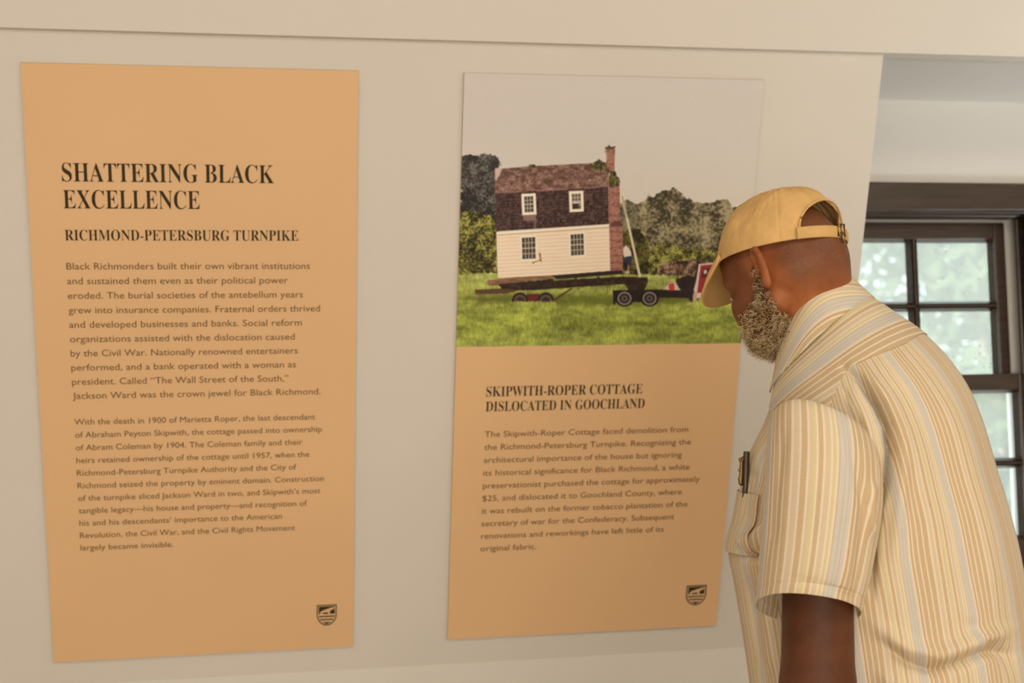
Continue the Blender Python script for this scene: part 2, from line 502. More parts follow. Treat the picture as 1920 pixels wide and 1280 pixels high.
U1, U2 = 0.0635, 0.8875
capv = lambda x, ya, yb: vpx(x, yb) - vpx(x, ya)
lettering('title', p1, [('SHATTERING BLACK', 514, vpx(118, 340)), ('EXCELLENCE', 375, vpx(120, 390.5))], U1, capv(118, 305, 340), 'serif', 'dark brown serif capitals', -0.006)
lettering('subtitle', p1, [('RICHMOND-PETERSBURG TURNPIKE', 559.5, vpx(123, 450.5))], U1, capv(118, 430.5, 450.5), 'serif', 'smaller serif capitals', -0.006)
body1 = [('Black Richmonders built their own vibrant institutions', 581), ('and sustained them even as their political power', 540),
         ('eroded. The burial societies of the antebellum years', 568), ('grew into insurance companies. Fraternal orders thrived', 600),
         ('and developed businesses and banks. Social reform', 566), ('organizations assisted with the dislocation caused', 552.5),
         ('by the Civil War. Nationally renowned entertainers', 558), ('performed, and a bank operated with a woman as', 555),
         ('president. Called \u201cThe Wall Street of the South,\u201d', 541), ('Jackson Ward was the crown jewel for Black Richmond.', 601)]
va, vb = vpx(124, 505), vpx(136, 747.6)
lettering('paragraph', p1, [(s, x, va + (vb - va) * i / 9) for i, (s, x) in enumerate(body1)], U1, capv(130, 492.5, 505), 'sans', 'first paragraph, larger letters', ink=M_ink2)
body2 = [('With the death in 1900 of Marietta Roper, the last descendant', 591), ('of Abraham Peyton Skipwith, the cottage passed into ownership', 603.5),
         ('of Abram Coleman by 1904. The Coleman family and their', 567), ('heirs retained ownership of the cottage until 1957, when the', 580),
         ('Richmond-Petersburg Turnpike Authority and the City of', 555.5), ('Richmond seized the property by eminent domain. Construction', 607),
         ('of the turnpike sliced Jackson Ward in two, and Skipwith\u2019s most', 600.5), ('tangible legacy\u2014his house and property\u2014and recognition of', 575.5),
         ('his and his descendants\u2019 importance to the American', 528.5), ('Revolution, the Civil War, and the Civil Rights Movement', 553),
         ('largely became invisible.', 325)]
va, vb = vpx(139, 796), vpx(150, 1031.5)
lettering('paragraph', p1, [(s, x, va + (vb - va) * i / 10) for i, (s, x) in enumerate(body2)], U1 + 0.001, capv(139, 785.3, 796), 'sans', 'second paragraph, smaller letters', ink=M_ink2)
lettering('title', p2, [('SKIPWITH-ROPER COTTAGE', 1204, vpx(913, 743)), ('DISLOCATED IN GOOCHLAND', 1208, vpx(912, 771))], U2, capv(913, 724.7, 743.2), 'serif', 'dark brown serif capitals', -0.006)
body3 = [('The Skipwith-Roper Cottage faced demolition from', 1290), ('the Richmond-Petersburg Turnpike. Recognizing the', 1295),
         ('architectural importance of the house but ignoring', 1278), ('its historical significance for Black Richmond, a white', 1292.5),
         ('preservationist purchased the cottage for approximately', 1311.5), ('$25, and dislocated it to Goochland County, where', 1278),
         ('it was rebuilt on the former tobacco plantation of the', 1288.5), ('secretary of war for the Confederacy. Subsequent', 1263.5),
         ('renovations and reworkings have left little of its', 1244), ('original fabric.', 1005.5)]
va, vb = vpx(910, 819), vpx(901, 1033)
lettering('paragraph', p2, [(s, x, va + (vb - va) * i / 9) for i, (s, x) in enumerate(body3)], U2, capv(905, 808, 818.7), 'sans', ink=M_ink2)


def emblem(parent, px0, py0, px1, py1, name='shield_emblem'):
    """small shield: outline, dark top field with a pale reclining shape, bars, dark tip"""
    u0, v0 = wall_uv(px0, py0); u1, v1 = wall_uv(px1, py1)
    w, h = u1 - u0, v1 - v0
    V, F = [], []

    def poly(pts):
        n = len(V)
        for x, y in pts: V.append(wall_pt(u0 + x * w, v0 + y * h, INK_OUT))
        F.append(tuple(range(n, n + len(pts))))

    def outline(sc):
        pts = [(0, 0), (1, 0), (1, .55)]
        for k in range(1, 8):
            t = k / 8; pts.append((1 - .5 * t ** 1.5, .55 + .45 * math.sin(t * math.pi / 2)))
        pts.append((.5, 1.0))
        for k in range(7, 0, -1):
            t = k / 8; pts.append((.5 * t ** 1.5, .55 + .45 * math.sin(t * math.pi / 2)))
        pts.append((0, .55))
        return [(.5 + (x - .5) * sc, .48 + (y - .48) * sc) for x, y in pts]
    a, b = outline(1.0), outline(.90)
    n = len(V)
    for x, y in a + b: V.append(wall_pt(u0 + x * w, v0 + y * h, INK_OUT))
    m = len(a)
    for i in range(m): F.append((n + i, n + (i + 1) % m, n + m + (i + 1) % m, n + m + i))
    # dark field round a pale reclining shape
    top = [(.10, .08), (.30, .08), (.50, .08), (.70, .08), (.90, .08)]
    mid = [(.10, .36), (.30, .27), (.50, .21), (.70, .15), (.90, .12)]
    for i in range(4): poly([top[i], top[i + 1], mid[i + 1], mid[i]])
    poly([(.10, .36), (.20, .32), (.16, .44), (.10, .44)]); poly([(.30, .38), (.55, .36), (.58, .44), (.28, .44)])
    poly([(.70, .28), (.86, .22), (.90, .12), (.90, .44), (.66, .44), (.66, .34)])
    poly([(.10, .53), (.90, .53), (.90, .59), (.10, .59)]); poly([(.15, .68), (.85, .68), (.82, .74), (.18, .74)])
    poly([(.26, .83), (.74, .83), (.5, .93)])
    return mesh(name, V, F, M_ink, parent)


emblem(p1, 594, 1134, 631, 1171)
emblem(p2, 1287.5, 1097.5, 1322, 1133)

# ---- the printed colour photograph: a flat print, coloured cell by cell
PW, PH = 600, 556
uu = np.linspace(B2[0], B2[1], PW + 1)
vv = np.linspace(B2[2], 0.552, PH + 1)
uc, vc = np.meshgrid((uu[:-1] + uu[1:]) / 2, (vv[:-1] + vv[1:]) / 2)
pts = P0[None, None] + uc[..., None] * PU + vc[..., None] * PV
pp = project(pts)
GX = (pp[..., 0] - 840) * 2.977; GY = (pp[..., 1] - 230) * 2.977       # drawing units of the print


def hash2(ix, iy, s):
    h = (ix.astype(np.int64) * 374761393 + iy.astype(np.int64) * 668265263 + s * 1442695041) & 0x7fffffff
    h = (h ^ (h >> 13)) * 1274126177 & 0x7fffffff
    return ((h ^ (h >> 16)) & 0xffff) / 65535.0


def vnoise(x, y, s=0):
    ix = np.floor(x); iy = np.floor(y); fx = x - ix; fy = y - iy
    fx = fx * fx * (3 - 2 * fx); fy = fy * fy * (3 - 2 * fy)
    a = hash2(ix, iy, s); b = hash2(ix + 1, iy, s); c = hash2(ix, iy + 1, s); d = hash2(ix + 1, iy + 1, s)
    return (a * (1 - fx) + b * fx) * (1 - fy) + (c * (1 - fx) + d * fx) * fy


def fbm(x, y, s=0, o=4):
    t = 0; a = .5; n = 0
    for k in range(o):
        t = t + a * vnoise(x, y, s + k); n += a; a *= .5; x = x * 2.03; y = y * 2.03
    return t / n


def sdpoly(P, x, y):
    P = np.asarray(P, float); d = np.full(x.shape, 1e18); ins = np.zeros(x.shape, bool)
    for i in range(len(P)):
        a = P[i]; b = P[i - 1]; e = b - a; wx_ = x - a[0]; wy_ = y - a[1]
        t = np.clip((wx_ * e[0] + wy_ * e[1]) / max(1e-9, e @ e), 0, 1)
        d = np.minimum(d, (wx_ - e[0] * t) ** 2 + (wy_ - e[1] * t) ** 2)
        c = ((a[1] > y) != (b[1] > y)) & (x < (b[0] - a[0]) * (y - a[1]) / (b[1] - a[1] + 1e-12) + a[0])
        ins ^= c
    d = np.sqrt(d)
    return np.where(ins, -d, d)


IMG = np.zeros((PH, PW, 3))


def paint(P, col, soft=3.0, wob=0.0, wscale=20.0, seed=0, alpha=1.0):
    """fill polygon P with a colour or with f(x, y) -> colours (display values 0-255)"""
    P = np.asarray(P, float)
    pad = soft * 2 + wob
    bx = (GX > P[:, 0].min() - pad) & (GX < P[:, 0].max() + pad) & (GY > P[:, 1].min() - pad) & (GY < P[:, 1].max() + pad)
    if not bx.any(): return
    r = np.where(bx.any(1))[0]; c = np.where(bx.any(0))[0]
    sl = (slice(r[0], r[-1] + 1), slice(c[0], c[-1] + 1))
    x, y = GX[sl], GY[sl]
    d = sdpoly(P, x, y)
    if wob: d = d + (fbm(x / wscale, y / wscale, seed, 4) - .5) * 2 * wob
    a = np.clip(.5 - d / soft, 0, 1)[..., None] * alpha
    k = np.asarray(col(x, y) if callable(col) else col, float)
    IMG[sl] = IMG[sl] * (1 - a) + np.broadcast_to(k, x.shape + (3,)) * a


def ramp(t, *cs):
    t = np.clip(t, 0, 1) * (len(cs) - 1); i = np.minimum(t.astype(int), len(cs) - 2); f = (t - i)[..., None]
    cs = np.array(cs, float)
    return cs[i] * (1 - f) + cs[i + 1] * f


def line(x0, y0, x1, y1, w, col, **k):
    dx, dy = x1 - x0, y1 - y0; n = math.hypot(dx, dy); nx, ny = -dy / n * w / 2, dx / n * w / 2
    paint([(x0 + nx, y0 + ny), (x1 + nx, y1 + ny), (x1 - nx, y1 - ny), (x0 - nx, y0 - ny)], col, **k)


def disc(x, y, rx, ry, col, **k):
    paint([(x + rx * math.cos(a), y + ry * math.sin(a)) for a in np.linspace(0, 2 * math.pi, 24, endpoint=False)], col, **k)


def leafy(c0, c1, c2, sc, s):
    def f(x, y):
        n = fbm(x / sc, y / sc, s, 5) * .65 + vnoise(x / (sc * .16), y / (sc * .16), s + 9) * .35
        return ramp((n - .34) / .32, np.array(c0) * .8, c1, np.array(c2) * 1.06)
    return f


IMG[:] = ramp(np.clip((GY + 300) / 800, 0, 1), (196, 183, 166), (197, 184, 165), (203, 189, 165))
# far trees
paint([(960, 1000), (950, 440), (1010, 430), (1055, 455), (1090, 440), (1110, 405), (1170, 405), (1215, 385), (1265, 365), (1300, 400), (1350, 425), (1385, 430),
       (1420, 445), (1470, 435), (1540, 430), (1585, 455), (1800, 520), (1800, 1000)], leafy((70, 60, 40), (108, 97, 65), (150, 133, 96), 60, 3), 5, 22, 26, 4)
paint([(960, 480), (1010, 440), (1060, 470), (1070, 620), (960, 640)], leafy((66, 60, 44), (96, 90, 64), (126, 116, 84), 40, 8), 8, 22, 22, 5, .8)
paint([(55, 850), (70, 200), (120, 175), (170, 190), (215, 165), (270, 185), (305, 215), (275, 260), (270, 850)], leafy((44, 40, 36), (66, 60, 52), (104, 96, 84), 48, 12), 5, 20, 24, 13)
paint([(50, 870), (62, 520), (110, 495), (190, 500), (245, 520), (275, 560), (290, 870)], leafy((44, 38, 14), (92, 86, 34), (150, 140, 66), 46, 21), 5, 18, 22, 22)
paint([(975, 900), (975, 610), (1020, 580), (1070, 600), (1110, 640), (1130, 720), (1125, 880)], leafy((40, 36, 14), (66, 60, 22), (100, 92, 38), 40, 31), 5, 16, 18, 32)
paint([(1110, 880), (1130, 700), (1200, 665), (1280, 690), (1350, 705), (1430, 710), (1520, 730), (1560, 880)], leafy((58, 48, 18), (104, 98, 40), (150, 142, 70), 40, 41), 5, 18, 20, 42)
paint([(1150, 870), (1180, 800), (1270, 765), (1390, 765), (1500, 790), (1500, 900), (1180, 890)], leafy((52, 36, 24), (104, 78, 56), (158, 126, 98), 26, 51), 5, 14, 14, 52)
# grass
def grass(x, y):
    t = np.clip((y - 840) / 420, 0, 1)
    base = ramp(t, (150, 150, 76), (146, 148, 64), (136, 140, 54), (146, 148, 66))
    n = fbm(x / 60, y / 22, 61, 5) - .5; m = vnoise(x / 7, y / 16, 66) - .5; q = fbm(x / 230, y / 60, 68, 3) - .5
    return base * (1 + .50 * n + .26 * m + .45 * q)[..., None]
paint([(0, 858), (130, 838), (280, 840), (600, 838), (1120, 846), (1800, 880), (1800, 1400), (0, 1400)], grass, 6, 10, 16, 62)
paint([(70, 980), (300, 960), (940, 950), (1200, 960), (1390, 985), (1300, 1010), (900, 1020), (300, 1010)], (72, 74, 22), 30, 14, 30, 63, .62)
# dark undercarriage, beams and wheels
DK = lambda x, y: ramp(fbm(x / 18, y / 12, 71, 4), (28, 18, 14), (44, 30, 22), (84, 60, 42))
paint([(290, 905), (600, 880), (980, 858), (1115, 862), (1112, 900), (990, 900), (700, 918), (480, 935), (300, 935)], DK, 4, 3, 10, 72)
paint([(150, 932), (330, 922), (400, 935), (330, 952), (155, 958)], (86, 58, 38), 4, 2, 10, 73)
paint([(215, 880), (420, 856), (592, 850), (592, 872), (420, 888), (230, 912)], lambda x, y: ramp(fbm(x / 40, y / 6, 74), (74, 46, 30), (124, 88, 60), (164, 122, 86)), 4, 3, 12, 75)
paint([(280, 900), (590, 872), (600, 900), (470, 925), (300, 930)], DK, 4, 6, 14, 76)
line(600, 868, 975, 838, 12, (58, 40, 30)); line(590, 880, 600, 910, 8, (70, 48, 34))
for xx in (705, 830): paint([(xx, 860), (xx + 16, 858), (xx + 12, 892), (xx + 3, 892)], (62, 44, 32))
line(885, 890, 890, 955, 4, (70, 60, 36)); line(905, 890, 900, 940, 3, (70, 60, 36))
line(590, 990, 690, 925, 9, (72, 40, 28)); paint([(440, 955), (510, 955), (520, 998), (432, 998)], (92, 36, 30), 4)
for cx in (402, 546):
    disc(cx, 992, 46, 46, (46, 26, 22)); disc(cx, 992, 33, 33, (92, 70, 56)); disc(cx, 994, 22, 22, (50, 36, 30))
paint([(340, 997), (600, 997), (600, 1045), (340, 1045)], grass, 8, 10, 10, 77)
paint([(980, 885), (1118, 880), (1100, 925), (1085, 940), (1010, 940), (995, 915)], DK, 4)
paint([(918, 935), (1170, 930), (1390, 938), (1392, 978), (1180, 975), (1130, 1000), (930, 1000)], (36, 26, 22), 4, 3, 10)
for cx, cy in ((985, 980), (1125, 980)):
    disc(cx, cy, 52, 46, (30, 22, 20)); disc(cx, cy, 38, 36, (150, 138, 120)); disc(cx, cy, 32, 30, (48, 38, 34)); disc(cx, cy, 17, 16, (96, 82, 68)); disc(cx, cy, 8, 8, (40, 30, 28))
paint([(920, 935), (936, 935), (934, 1015), (922, 1012)], (26, 20, 18))
paint([(1270, 870), (1340, 850), (1395, 860), (1395, 990), (1350, 998), (1335, 960), (1290, 950)], (44, 30, 26), 5, 6, 12)
paint([(1205, 930), (1228, 895), (1265, 888), (1300, 935)], (190, 172, 150), 4, 4, 10); paint([(1230, 898), (1262, 895), (1264, 934), (1234, 936)], (182, 62, 50), 4)
disc(1318, 900, 24, 26, (34, 24, 22)); line(1280, 870, 1296, 800, 10, (92, 60, 40)); line(1393, 770, 1380, 960, 10, (30, 22, 22))
# tractor cab
paint([(1400, 788), (1500, 780), (1500, 940), (1378, 985), (1372, 930), (1385, 880)], (206, 178, 158), 4)
paint([(1410, 796), (1500, 788), (1500, 940), (1390, 950)], (138, 46, 46), 4); paint([(1424, 815), (1480, 808), (1470, 858), (1414, 866)], (84, 34, 36), 4); disc(1436, 832, 9, 12, (200, 170, 150))
paint([(1368, 955), (1386, 940), (1390, 998), (1366, 996)], (180, 150, 120), 4)
# house
def siding(x, y):
    t = (y + (x - 272) * .058); k = np.mod(t, 20.5) / 20.5
    return np.array((235, 206, 170.))[None, None] * (1 - .10 * np.exp(-((k - .5) / .12) ** 2) + .05 * (fbm(x / 60, y / 18, 81) - .5))[..., None]
paint([(270, 612), (905, 575), (906, 828), (600, 850), (278, 866)], siding, 4)
def shingle(x, y):
    t = (y + (x - 262) * .055); k = np.mod(t, 17) / 17
    n = fbm(x / 14, t / 9, 85, 4); m = vnoise(x / 6, np.floor(t / 17) * 7.3, 87)
    return ramp((n * .7 + m * .3 - .25) / .5, (44, 28, 24), (70, 48, 42), (104, 76, 66)) * (1 - .28 * (k > .8))[..., None]
paint([(262, 388), (405, 378), (670, 366), (893, 350), (899, 566), (270, 606)], shingle, 4)
def upper(x, y):
    n = fbm(x / 30, y / 16, 91, 5); m = vnoise(x / 6, y / 6, 93)
    t = np.clip((y - 330) / 70, 0, 1)
    k = ramp((n * .7 + m * .3 - .25) / .5, (78, 52, 42), (114, 80, 66), (158, 124, 104))
    return k * (1 + .18 * t)[..., None]
paint([(262, 252), (300, 256), (455, 243), (898, 220), (899, 352), (760, 366), (670, 368), (495, 378), (405, 388), (262, 392)], upper, 4, 2, 8)
paint([(262, 252), (302, 256), (285, 300), (264, 330)], (196, 166, 146), 8, 6, 14, 94)
line(262, 390, 400, 384, 6, (140, 104, 92)); line(495, 380, 668, 370, 6, (150, 112, 98)); line(760, 366, 893, 352, 5, (140, 104, 92))
paint([(415, 512), (490, 508), (495, 545), (420, 550)], (150, 116, 98), 6, 8, 10, 95, .8); paint([(480, 545), (496, 545), (490, 590), (476, 592)], (128, 98, 84), 6, 3, 8, 96, .7)
line(270, 617, 902, 573, 15, (234, 214, 178)); line(272, 627, 902, 583, 4, (170, 140, 110)); line(902, 580, 906, 838, 7, (228, 206, 176)); line(272, 620, 280, 866, 5, (222, 196, 160))
# ivy, chimney
def brick(x, y):
    ry = np.floor(y / 8.5); k = np.mod(y, 8.5) / 8.5; rx = np.mod(x + (ry % 2) * 9, 18) / 18
    n = hash2(np.floor((x + (ry % 2) * 9) / 18), ry, 101)
    c = ramp(n * .6 + fbm(x / 10, y / 10, 103) * .4, (106, 58, 46), (136, 80, 62), (174, 122, 98))
    mo = ((k < .2) | (rx < .12))[..., None]
    return np.where(mo, np.array((168, 128, 104.)), c)
paint([(877, 138), (932, 138), (932, 172), (928, 270), (884, 272), (884, 172), (877, 168)], brick, 4)
paint([(893, 352), (958, 350), (960, 500), (974, 600), (977, 836), (906, 836), (900, 600)], brick, 4)
paint([(898, 270), (932, 268), (960, 320), (956, 355), (900, 360)], leafy((40, 34, 16), (70, 62, 30), (116, 104, 52), 16, 111), 5, 8, 10)
for a in ([(795, 230), (840, 205), (880, 235), (900, 270), (860, 262), (810, 268)], [(450, 240), (480, 230), (495, 242), (470, 250)], [(880, 138), (900, 126), (930, 136), (905, 146)]):
    paint(a, leafy((46, 40, 20), (78, 70, 36), (120, 106, 60), 14, 115), 5, 12, 12, 116)
paint([(925, 548), (965, 545), (974, 580), (905, 580)], (74, 46, 38), 6, 4, 8, 117, .7)
# windows
def win_(P, gx, gy, frame, glass, bar, fw=9, bw=3.5):
    P = np.array(P, float); c = P.mean(0)
    paint(c + (P - c) * (1 + 2 * fw / np.ptp(P, 0)), frame, 3)
    paint(P, lambda x, y: ramp(fbm(x / 16, y / 16, 121), glass, (92, 82, 70)), 3)
    for i in range(1, gx):
        t = i / gx; a = P[0] * (1 - t) + P[1] * t; b = P[3] * (1 - t) + P[2] * t; line(*a, *b, bw, bar, soft=2.5)
    for i in range(1, gy):
        t = i / gy; a = P[0] * (1 - t) + P[3] * t; b = P[1] * (1 - t) + P[2] * t; line(*a, *b, bw * (1.5 if i * 2 == gy else 1), bar, soft=2.5)
WH = (234, 214, 182)
win_([(425, 412), (475, 409), (478, 497), (428, 500)], 3, 4, WH, (54, 44, 38), (196, 176, 150), 16)
win_([(690, 397), (740, 395), (742, 480), (693, 483)], 3, 4, WH, (96, 80, 66), (206, 186, 160), 16)
paint([(694, 452), (728, 450), (729, 479), (696, 481)], (60, 46, 40), 3); line(694, 448, 740, 446, 5, WH)
win_([(412, 642), (486, 638), (489, 757), (415, 761)], 4, 4, WH, (40, 32, 26), (206, 184, 150), 10)
win_([(684, 624), (756, 619), (759, 736), (687, 741)], 4, 4, WH, (44, 36, 30), (206, 184, 150), 10)
line(512, 725, 518, 775, 8, (150, 92, 52), wob=3, wscale=8); line(470, 782, 512, 766, 7, (170, 112, 66), wob=3, wscale=8)
paint([(580, 852), (906, 826), (975, 824), (975, 842), (600, 866)], (44, 30, 24), 4, 2, 10)
# ladder and the man at the chimney
line(966, 385, 1072, 862, 13, (206, 186, 150)); line(957, 355, 990, 420, 5, (206, 190, 160)); line(972, 410, 1000, 530, 4, (120, 100, 70))
paint([(978, 695), (995, 684), (1020, 715), (1026, 748), (985, 752), (976, 725)], (214, 190, 164), 4, 2, 8); disc(982, 680, 8, 10, (96, 58, 44)); line(978, 706, 940, 712, 7, (170, 122, 96))
paint([(988, 748), (1024, 742), (1020, 798), (1000, 800)], (46, 44, 70), 4); line(1008, 795, 1004, 835, 9, (150, 106, 86)); paint([(990, 828), (1012, 826), (1014, 842), (985, 842)], (176, 156, 134), 4)
IMG *= (1 + (rng.random((PH, PW, 1)) - .5) * .03)
# from how the print looks under the room's light to what it is made of
lin = np.where(IMG / 255 <= .04045, IMG / 255 / 12.92, ((np.clip(IMG, 0, 255) / 255 + .055) / 1.055) ** 2.4)
PRINT_LIGHT = np.array((0.80, 0.70, 0.555))
lin = np.clip(lin / PRINT_LIGHT, 0, 1)
UU, VG = np.meshgrid(uu, vv)
Vp = (P0 - PN * 0.0004)[None, None] + UU[..., None] * PU + VG[..., None] * PV
ii = np.arange(PH)[:, None] * (PW + 1) + np.arange(PW)[None]
Fp = np.stack([ii, ii + 1, ii + PW + 2, ii + PW + 1], -1).reshape(-1, 4)
M_print = bpy.data.materials.new('colour_print'); M_print.use_nodes = True
nt = M_print.node_tree; at_ = nt.nodes.new('ShaderNodeVertexColor'); at_.layer_name = 'print'
nt.links.new(at_.outputs[0], nt.nodes['Principled BSDF'].inputs['Base Color'])
nt.nodes['Principled BSDF'].inputs['Roughness'].default_value = 0.5; nt.nodes['Principled BSDF'].inputs['Specular IOR Level'].default_value = 0.3
po = mesh('printed_photograph', Vp.reshape(-1, 3), Fp, M_print, p2)
po['label'] = 'colour print of a cottage being hauled on a trailer across grass'
ca = po.data.color_attributes.new('print', 'FLOAT_COLOR', 'CORNER')
cc = np.ones((PH * PW, 4, 4), np.float32); cc[:, :, :3] = lin.reshape(-1, 1, 3)
ca.data.foreach_set('color', cc.ravel())

# ------------------------------------------------------------------ the visitor
def v3(*a): return np.array(a, float)


def nrm(v): return v / np.linalg.norm(v)


YAWC = math.radians(10.8)                          # the camera's own turn
TE_T = math.radians(22)                            # torso turned away from the picture plane
TH_T = TE_T + YAWC
FT = v3(-math.cos(TH_T), math.sin(TH_T), 0); LT = v3(-math.sin(TH_T), -math.cos(TH_T), 0); ZZ = v3(0, 0, 1)
TH_H, PH_H = math.radians(44) + YAWC, math.radians(26)    # head: yaw, bowed down
FH0 = v3(-math.cos(TH_H), math.sin(TH_H), 0); LH = v3(-math.sin(TH_H), -math.cos(TH_H), 0)
FH = FH0 * math.cos(PH_H) - ZZ * math.sin(PH_H); UH = ZZ * math.cos(PH_H) + FH0 * math.sin(PH_H)
HS = 0.95                                          # head size
HO = at(1425, 502, 2.04) - LH * 0.078 * HS         # middle of the head, between the ears
HM = np.stack([FH, LH, UH])                        # world -> head axes


def hd(x, y, z): return HO + (FH * x + LH * y + UH * z) * HS


person = empty('person', (1.06, 2.0, 0.0))
tag(person, 'person in tan cap and striped short-sleeved shirt, head bowed before the right panel', 'person')

# ---- signed-distance modelling on an uneven grid, polygonised with surface nets
class Field:
    def __init__(s, xs, ys, zs):
        s.xs, s.ys, s.zs = xs, ys, zs
        s.D = np.full((len(xs), len(ys), len(zs)), 0.5, np.float32)

    def box(s, lo, hi):
        i = [(max(0, np.searchsorted(a, l) - 1), min(len(a), np.searchsorted(a, h) + 1)) for a, l, h in zip((s.xs, s.ys, s.zs), lo, hi)]
        sl = tuple(slice(*q) for q in i)
        X, Y, Z = np.meshgrid(s.xs[sl[0]], s.ys[sl[1]], s.zs[sl[2]], indexing='ij', sparse=True)
        return sl, X, Y, Z

    def blend(s, sl, d, k, sub=False):
        D = s.D[sl]
        if sub:
            h = np.clip(.5 - .5 * (D + d) / k, 0, 1); s.D[sl] = D * (1 - h) - d * h + k * h * (1 - h)
        else:
            h = np.clip(.5 + .5 * (D - d) / k, 0, 1); s.D[sl] = D * (1 - h) + d * h - k * h * (1 - h)

    def cone(s, a, b, ra, rb, k=.01, sub=False):
        a, b = np.asarray(a, float), np.asarray(b, float); R = max(ra, rb) + k * 2 + .012
        sl, X, Y, Z = s.box(np.minimum(a, b) - R, np.maximum(a, b) + R)
        e = b - a; L = e @ e
        t = np.clip(((X - a[0]) * e[0] + (Y - a[1]) * e[1] + (Z - a[2]) * e[2]) / max(L, 1e-12), 0, 1)
        d = np.sqrt((X - a[0] - e[0] * t) ** 2 + (Y - a[1] - e[1] * t) ** 2 + (Z - a[2] - e[2] * t) ** 2) - (ra + (rb - ra) * t)
        s.blend(sl, d, k, sub)

    def ell(s, c, r, M=None, k=.01, sub=False):
        """ellipsoid with radii r along the rows of M"""
        c, r = np.asarray(c, float), np.asarray(r, float); M = np.eye(3) if M is None else M
        R = r.max() + k * 2 + .012
        sl, X, Y, Z = s.box(c - R, c + R)
        q = [(X - c[0]) * m[0] + (Y - c[1]) * m[1] + (Z - c[2]) * m[2] for m in M]
        k0 = np.sqrt(sum((q[i] / r[i]) ** 2 for i in range(3))); k1 = np.sqrt(sum((q[i] / r[i] ** 2) ** 2 for i in range(3)))
        d = k0 * (k0 - 1) / np.maximum(k1, 1e-6)
        s.blend(sl, d, k, sub)

    def mesh(s):
        D = s.D; N = D < 0
        c = np.zeros(tuple(n - 1 for n in D.shape), np.uint8)
        offs = [(i, j, k) for i in (0, 1) for j in (0, 1) for k in (0, 1)]
        for i, j, k in offs:
            c += N[i:i + c.shape[0], j:j + c.shape[1], k:k + c.shape[2]]
        I, J, K = np.nonzero((c > 0) & (c < 8))
        v = {o: D[I + o[0], J + o[1], K + o[2]].astype(float) for o in offs}
        ax = (s.xs, s.ys, s.zs)
        pos = lambda o: np.stack([s.xs[I + o[0]], s.ys[J + o[1]], s.zs[K + o[2]]], -1)
        acc = np.zeros((len(I), 3)); cnt = np.zeros(len(I))
        for o in offs:
            for d in range(3):
                if o[d] == 0:
                    p = list(o); p[d] = 1; p = tuple(p)
                    a, b = v[o], v[p]; m = (a < 0) != (b < 0)
                    t = np.where(m, a / np.where(m, a - b, 1), 0)[:, None]
                    acc += np.where(m[:, None], pos(o) * (1 - t) + pos(p) * t, 0); cnt += m
        V = acc / cnt[:, None]
        idx = np.full(c.shape, -1, np.int32); idx[I, J, K] = np.arange(len(I))
        F = []
        for d in range(3):
            sl0 = [slice(1, -1)] * 3; sl1 = [slice(1, -1)] * 3
            sl0[d] = slice(0, -1); sl1[d] = slice(1, None)
            a = N[tuple(sl0)]; b = N[tuple(sl1)]
            for m, flip in ((a & ~b, False), (~a & b, True)):
                P = np.array(np.nonzero(m)).T
                for e in range(3):
                    if e != d: P[:, e] += 1
                e1, e2 = (d + 1) % 3, (d + 2) % 3
                def at4(o1, o2):
                    q = P.copy(); q[:, e1] -= o1; q[:, e2] -= o2
                    return idx[q[:, 0], q[:, 1], q[:, 2]]
                Q = np.stack([at4(1, 1), at4(0, 1), at4(0, 0), at4(1, 0)], -1)
                F.append(Q[:, ::-1] if flip else Q)
        F = np.concatenate(F)
        return V, F[(F >= 0).all(1)]


def relax(V, F, n=1, f=.5):
    for _ in range(n):
        acc = np.zeros_like(V); cnt = np.zeros(len(V))
        for i in range(4):
            for j in (1, 3):
                np.add.at(acc, F[:, i], V[F[:, (i + j) % 4]]); np.add.at(cnt, F[:, i], 1)
        V = V * (1 - f) + acc / np.maximum(cnt, 1)[:, None] * f
    return V


# ---- torso rings: (back px, back py, front px, front py, half breadth, shoulder droop)
RINGS = [(1600, 556, 1466, 690, .068, 0), (1634, 561, 1457, 712, .094, .006), (1682, 590, 1449, 738, .130, .020), (1728, 620, 1442, 760, .163, .034),
         (1758, 646, 1433, 782, .182, .040), (1790, 688, 1422, 812, .190, .036), (1817, 740, 1409, 845, .193, .030), (1838, 804, 1399, 886, .195, .020),
         (1857, 880, 1393, 930, .197, .012), (1876, 950, 1386, 975, .200, .005), (1892, 1020, 1374, 1028, .205, 0), (1906, 1095, 1385, 1095, .208, 0),
         (1918, 1175, 1399, 1178, .208, 0), (1930, 1255, 1411, 1262, .208, 0), (1938, 1340, 1420, 1345, .208, 0), (1942, 1420, 1428, 1425, .206, 0)]
def ring_frames():
    out = []
    for bx, by, fx, fy, a, dr in RINGS:
        d = 2.10 - (by - 600) * 0.00009
        Bp, Fp_ = at(bx, by, d), at(fx, fy, d)
        c = (Bp + Fp_) / 2; h = np.linalg.norm((Fp_ - Bp)[:2]) / 2
        b = math.sqrt(max(.03 ** 2, h * h - (a * math.sin(TE_T)) ** 2)) / math.cos(TE_T)
        tilt = (Fp_[2] - Bp[2]) / (2 * b)          # rise per metre forwards
        out.append((c, a, b, tilt, dr))
    return out
RF = ring_frames()
def interp_ring(v):
    """smooth rings along v in 0..len-1 (Catmull-Rom)"""
    n = len(RF); i = int(min(max(math.floor(v), 0), n - 2)); t = v - i
    P = [RF[min(max(j, 0), n - 1)] for j in (i - 1, i, i + 1, i + 2)]
    w = (-.5 * t + t * t - .5 * t ** 3, 1 - 2.5 * t * t + 1.5 * t ** 3, .5 * t + 2 * t * t - 1.5 * t ** 3, -.5 * t * t + .5 * t ** 3)
    return tuple(sum(w[j] * P[j][q] for j in range(4)) for q in range(5))


